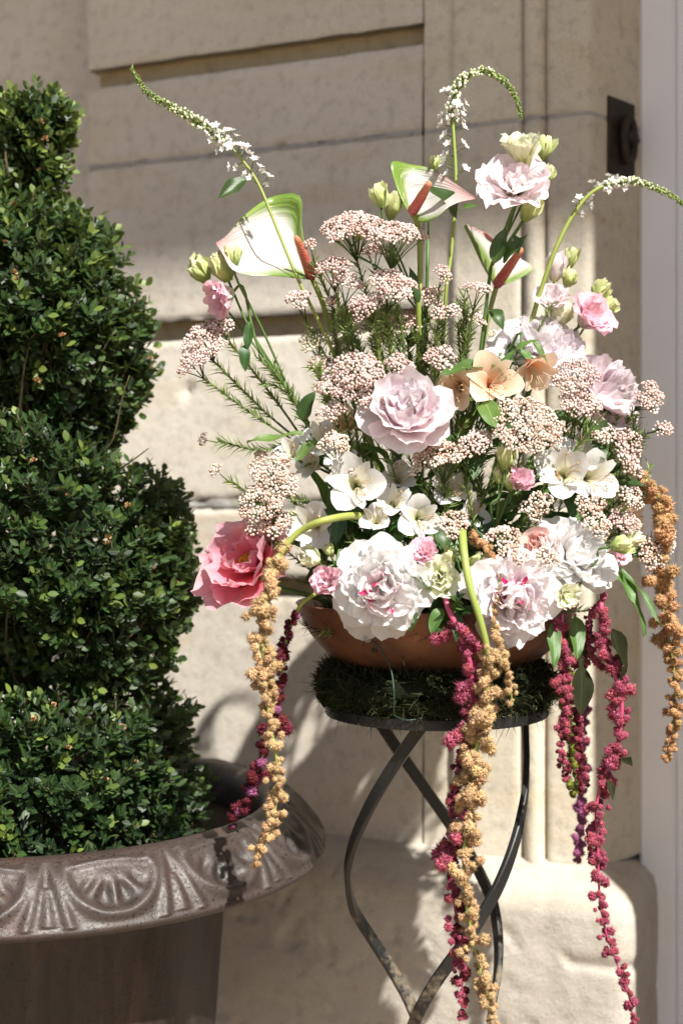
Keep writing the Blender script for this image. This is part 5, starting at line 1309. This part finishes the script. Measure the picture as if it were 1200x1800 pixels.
amaranth([(1130, 840, 2.17), (1158, 875, 2.16), (1165, 920, 2.15), (1160, 975, 2.15), (1160, 1040, 2.15), (1172, 1110, 2.15), (1184, 1180, 2.15), (1184, 1250, 2.15), (1172, 1338, 2.15)], 'orange', 'orange amaranth hanging furthest right in front of the white door frame', 14, 12, .0, 1.1, 1.2, .0035, 14, None, .05, t_thick=([0, .4, .7, 1], [.9, 1.5, 1.0, .8]))
amaranth([(780, 1030, 2.02), (788, 1070, 2.0), (808, 1115, 1.995), (828, 1180, 1.995), (826, 1250, 2.0), (812, 1310, 2.01), (803, 1370, 2.02), (795, 1450, 2.02), (793, 1540, 2.02), (803, 1630, 2.02), (812, 1710, 2.02), (810, 1788, 2.02)], 'magenta', 'dark magenta amaranth hanging behind the thick golden one', 11, 14, .10, .95, 1.1, .0048, 14, 'maroon', .2, side_len=34)
amaranth([(1060, 1030, 2.12), (1056, 1070, 2.10), (1062, 1120, 2.10), (1078, 1180, 2.10), (1092, 1235, 2.10), (1088, 1290, 2.10), (1078, 1330, 2.10), (1056, 1375, 2.10), (1047, 1430, 2.10), (1050, 1490, 2.10), (1052, 1560, 2.10), (1062, 1630, 2.10), (1082, 1690, 2.10), (1104, 1750, 2.10), (1116, 1815, 2.10)], 'magenta', 'longest magenta amaranth hanging at right to the bottom of the picture', 14, 11, .04, .85, 1.0, .0040, 14, None, .14)
amaranth([(988, 1080, 2.10), (985, 1120, 2.09), (990, 1180, 2.09), (996, 1230, 2.09), (988, 1290, 2.09), (988, 1340, 2.09), (992, 1372, 2.09)], 'magenta', 'magenta amaranth hanging left of the dark wilted leaf', 12, 8, .04, 1.1, .8, .0022, 4, 'maroon', .08)
amaranth([(1036, 1070, 2.12), (1034, 1110, 2.12), (1030, 1160, 2.13), (1016, 1220, 2.13), (1018, 1290, 2.13), (1022, 1350, 2.13), (1024, 1392, 2.13)], 'magenta', 'slim dark magenta amaranth hanging beside the olive tassel', 10, 9, .04, 1.1, .6, .0022, 4, 'maroon', .1)
amaranth([(1010, 1080, 2.2), (1004, 1120, 2.22), (995, 1190, 2.24), (994, 1240, 2.25), (1005, 1310, 2.26), (1010, 1360, 2.26), (1008, 1400, 2.26)], 'olive', 'olive green tassel behind the magenta amaranths at right', 13, 10, .05, 1.2, .5, .0025)
amaranth([(1030, 1090, 2.30), (1028, 1180, 2.32), (1022, 1300, 2.34), (1020, 1400, 2.34), (1018, 1460, 2.34), (1015, 1516, 2.34)], 'mauve', 'mauve amaranth hanging behind, below the slim magenta one', 11, 11, .35, 1.2, .35, .0018)
amaranth([(560, 1040, 2.10), (530, 1062, 2.10), (512, 1095, 2.11), (500, 1140, 2.12), (492, 1200, 2.13), (482, 1260, 2.14), (466, 1315, 2.15), (448, 1370, 2.16), (425, 1415, 2.17), (404, 1455, 2.18)], 'maroon', 'dark maroon amaranth trailing from the bowl into the urn', 10, 15, .12, .9, .4, .0030, 5, 'mauve', .12)

# leaves among the tassels and long blades
def sprig(label, leaves, mat, cat='leaf', root=None):
    a = leaves[0]; o = thing('leaf_sprig', label, cat, P(*a[0]), 'loose leaves')
    for lf in leaves: px_leaf(o, lf[0], lf[1], lf[2], mat, *(lf[3:]))
    r = root if root is not None else np.array([SX, SY, 1.12]); s0 = P(*a[0])
    part('stem', tube_mesh('stem', catmull([r, r + (s0 - r) * .6, s0], 10), .0016, 5), M_STEM, o); return o
sprig('long narrow green blades pointing down at the right, beside the orange amaranth', [((1080, 985, 2.12), (1150, 1098, 2.07), .009, (.5, -.8, .3), 14), ((1078, 1000, 2.12), (1120, 1050, 2.08), .010, (.5, -.8, .3), 10), ((1082, 990, 2.12), (1168, 1080, 2.06), .005, (.5, -.8, .3), 10)], M_LEAFL)
sprig('dull wilted leaf hanging between the magenta tassels', [((1022, 1160, 2.12), (1022, 1252, 2.09), .017, (.1, -1, .1), 6, .3), ((1028, 1120, 2.13), (1020, 1180, 2.11), .006, (.1, -1, .1), 8)], M_LEAFW, root=P(1000, 1060, 2.2))
sprig('crumpled wilted leaf right of the longest magenta amaranth', [((1070, 1095, 2.10), (1104, 1186, 2.07), .014, (.3, -1, .2), 18, .7, .8), ((1088, 1335, 2.10), (1108, 1340, 2.07), .009, (.2, -.8, .5), 10, .6), ((1066, 1365, 2.10), (1078, 1400, 2.07), .006, (.2, -1, .1), 10, .6)], M_LEAFW, root=P(1050, 1050, 2.15))
sprig('green leaves hanging under the right white peony', [((1010, 1075, 2.12), (1018, 1150, 2.08), .013, (.2, -1, .1), 8), ((970, 1085, 2.10), (978, 1165, 2.06), .011, (.2, -1, .1), 8)], M_LEAFL)
sprig('long green leaf lying level at the left under the horizontal twig', [((545, 762, 2.10), (440, 770, 2.08), .009, (0, -.5, .9), 4), ((560, 770, 2.10), (520, 800, 2.06), .010, (0, -.5, .9), 10)], M_LEAFL)
sprig('broad leaves around the peach alstroemerias', [((860, 640, 2.12), (780, 648, 2.08), .015, (0, -.5, .9), 6), ((850, 700, 2.1), (868, 742, 2.05), .017, (0, -1, .2), 6), ((905, 680, 2.12), (880, 630, 2.10), .010)], M_LEAFL)
sprig('dark leaf bending off the tall lisianthus stems', [((858, 545, 2.22), (885, 552, 2.18), .012, (0, -.7, .7), 40, .5)], M_LEAF, root=P(845, 640, 2.23))
# leafy filler deep in the bouquet
fill = [(600, 880, 'dark leafy filler stem behind the left white alstroemerias'), (690, 800, 'dark leafy filler stem under the blush peony'), (770, 900, 'dark leafy filler stem in the centre of the bouquet'), (850, 870, 'dark leafy filler stem left of the half-open pink lisianthus'),
        (960, 800, 'dark leafy filler stem behind the white alstroemeria pair'), (1070, 850, 'dark leafy filler stem at the right behind rice flowers'), (560, 980, 'dark leafy filler stem above the left bowl rim'), (650, 930, 'dark leafy filler stem above the front white peony'),
        (720, 620, 'dark leafy filler stem behind the pink rice flowers at top'), (880, 620, 'dark leafy filler stem behind the peach alstroemerias'), (1000, 1000, 'dark leafy filler stem behind the right white peony'), (820, 1040, 'dark leafy filler stem at the bowl front between the peonies'), (840, 760, 'dark leafy filler stem right of the blush peony'), (1040, 740, 'dark leafy filler stem left of the side-view peony')]
for px, py, lb in fill:
    d = fd(px, py) + .07; e = P(px, py, d); o = thing('foliage_stem', lb, 'foliage', e, 'leafy filler stems')
    r0 = np.array([SX + rng.normal() * .05, SY + rng.normal() * .04, 1.08]); p = catmull([r0, (r0 + e) / 2 + rng.normal(size=3) * .02, e], 16)
    part('stem', tube_mesh('stem', p, .0024, 5), M_STEM, o)
    for k in range(18):
        q = p[int(5 + 10 * k / 17)]; a = rng.random() * 6.28
        dr = unit(unit(p[-1] - p[0]) * .5 + np.array([math.cos(a), -.5 * abs(math.sin(a)), math.sin(a)]) * .9)
        add_leaf(o, q, dr, rng.uniform(.05, .09), rng.uniform(.010, .017), M_LEAF if rng.random() < .7 else M_LEAFL, bend=rng.uniform(5, 30))
    nbm = MB()
    for k in range(5):
        e2 = e + rng.normal(size=3) * [.06, .03, .05]; pp = catmull([r0, (r0 + e2) / 2 + rng.normal(size=3) * .02, e2], 14); needles(nbm, pp, .017, .0022, .3, 1.)
        V, T, Q, u = tube(pp, .0012, 4); nbm.add(V, T, Q, u)
    part('needles', nbm.mesh('needles', False), M_NEEDLE, o, kind='stuff')

# short leaves tucked along the bowl's front rim
for px, py, d, lb in [(765, 1058, 2.03, 'short dark leaves on the bowl rim under the creamy lisianthus'), (812, 1062, 2.02, 'short dark leaves on the rim beside the thick amaranth stem')]:
    o = thing('rim_leaf_sprig', lb, 'leaf', P(px, py, d), 'leafy filler stems'); r0 = P(px + (760 - px) * .4, py - 10, 2.2); e = P(px, py, d)
    part('stem', tube_mesh('stem', catmull([r0, (r0 + e) / 2 + np.array([0, 0, .01]), e], 8), .002, 5), M_STEM, o)
    for k in range(12):
        a = rng.random() * 6.28; add_leaf(o, e + rng.normal(size=3) * .012, unit(np.array([math.cos(a), -.5, math.sin(a) * .7 + .05])), rng.uniform(.03, .055), rng.uniform(.008, .012), M_LEAF if rng.random() < .7 else M_LEAFL, bend=rng.uniform(5, 30))
# the bee
bp_ = P(979, 836, 2.045); o = thing('bee', 'small brown bee on the white alstroemeria', 'bee', bp_)
m, nt, b = new_mat('bee_body'); vec, x, y, z = attr_puv(nt)
col = ramp(nt, y, [(0, (.03, .02, .012)), (.2, (.20, .10, .03)), (.42, (.30, .15, .04)), (.5, (.05, .03, .015)), (.58, (.38, .18, .04)), (.68, (.06, .035, .015)), (.76, (.36, .16, .04)), (.85, (.05, .03, .015)), (1, (.03, .02, .01))]); finish(m, nt, b, col, .7)
ax = unit(P(984, 845, 2.045) - P(974, 825, 2.045)); pth = np.array([bp_ + ax * t for t in np.linspace(-.0085, .0095, 15)])
body = part('body', tube_mesh('body', pth, [.0006, .0016, .0019, .0012, .0020, .0025, .0025, .0018, .0020, .0026, .0028, .0026, .0021, .0013, .0003], 10), m, o)
wm, nt, b = new_mat('bee_wing'); b.inputs['Base Color'].default_value = (.6, .5, .35, 1); b.inputs['Alpha'].default_value = .45; b.inputs['Roughness'].default_value = .3
for s_ in (-1, 1):
    part('wing', leaf_mesh(.011, .0022, 2, .05, sd_()), wm, o, dir_matrix(bp_ + np.array([0, -.002, .001]), ax + np.array([s_ * .35, -.15, s_ * .1]), (0, -1, .1)))
    for k in range(3):
        q = bp_ + ax * (-.004 + .003 * k); part('leg', tube_mesh('leg', [q, q + np.array([s_ * .003, -.001, s_ * .002]), q + np.array([s_ * .005, .003, 0])], .0003, 4), m, o)
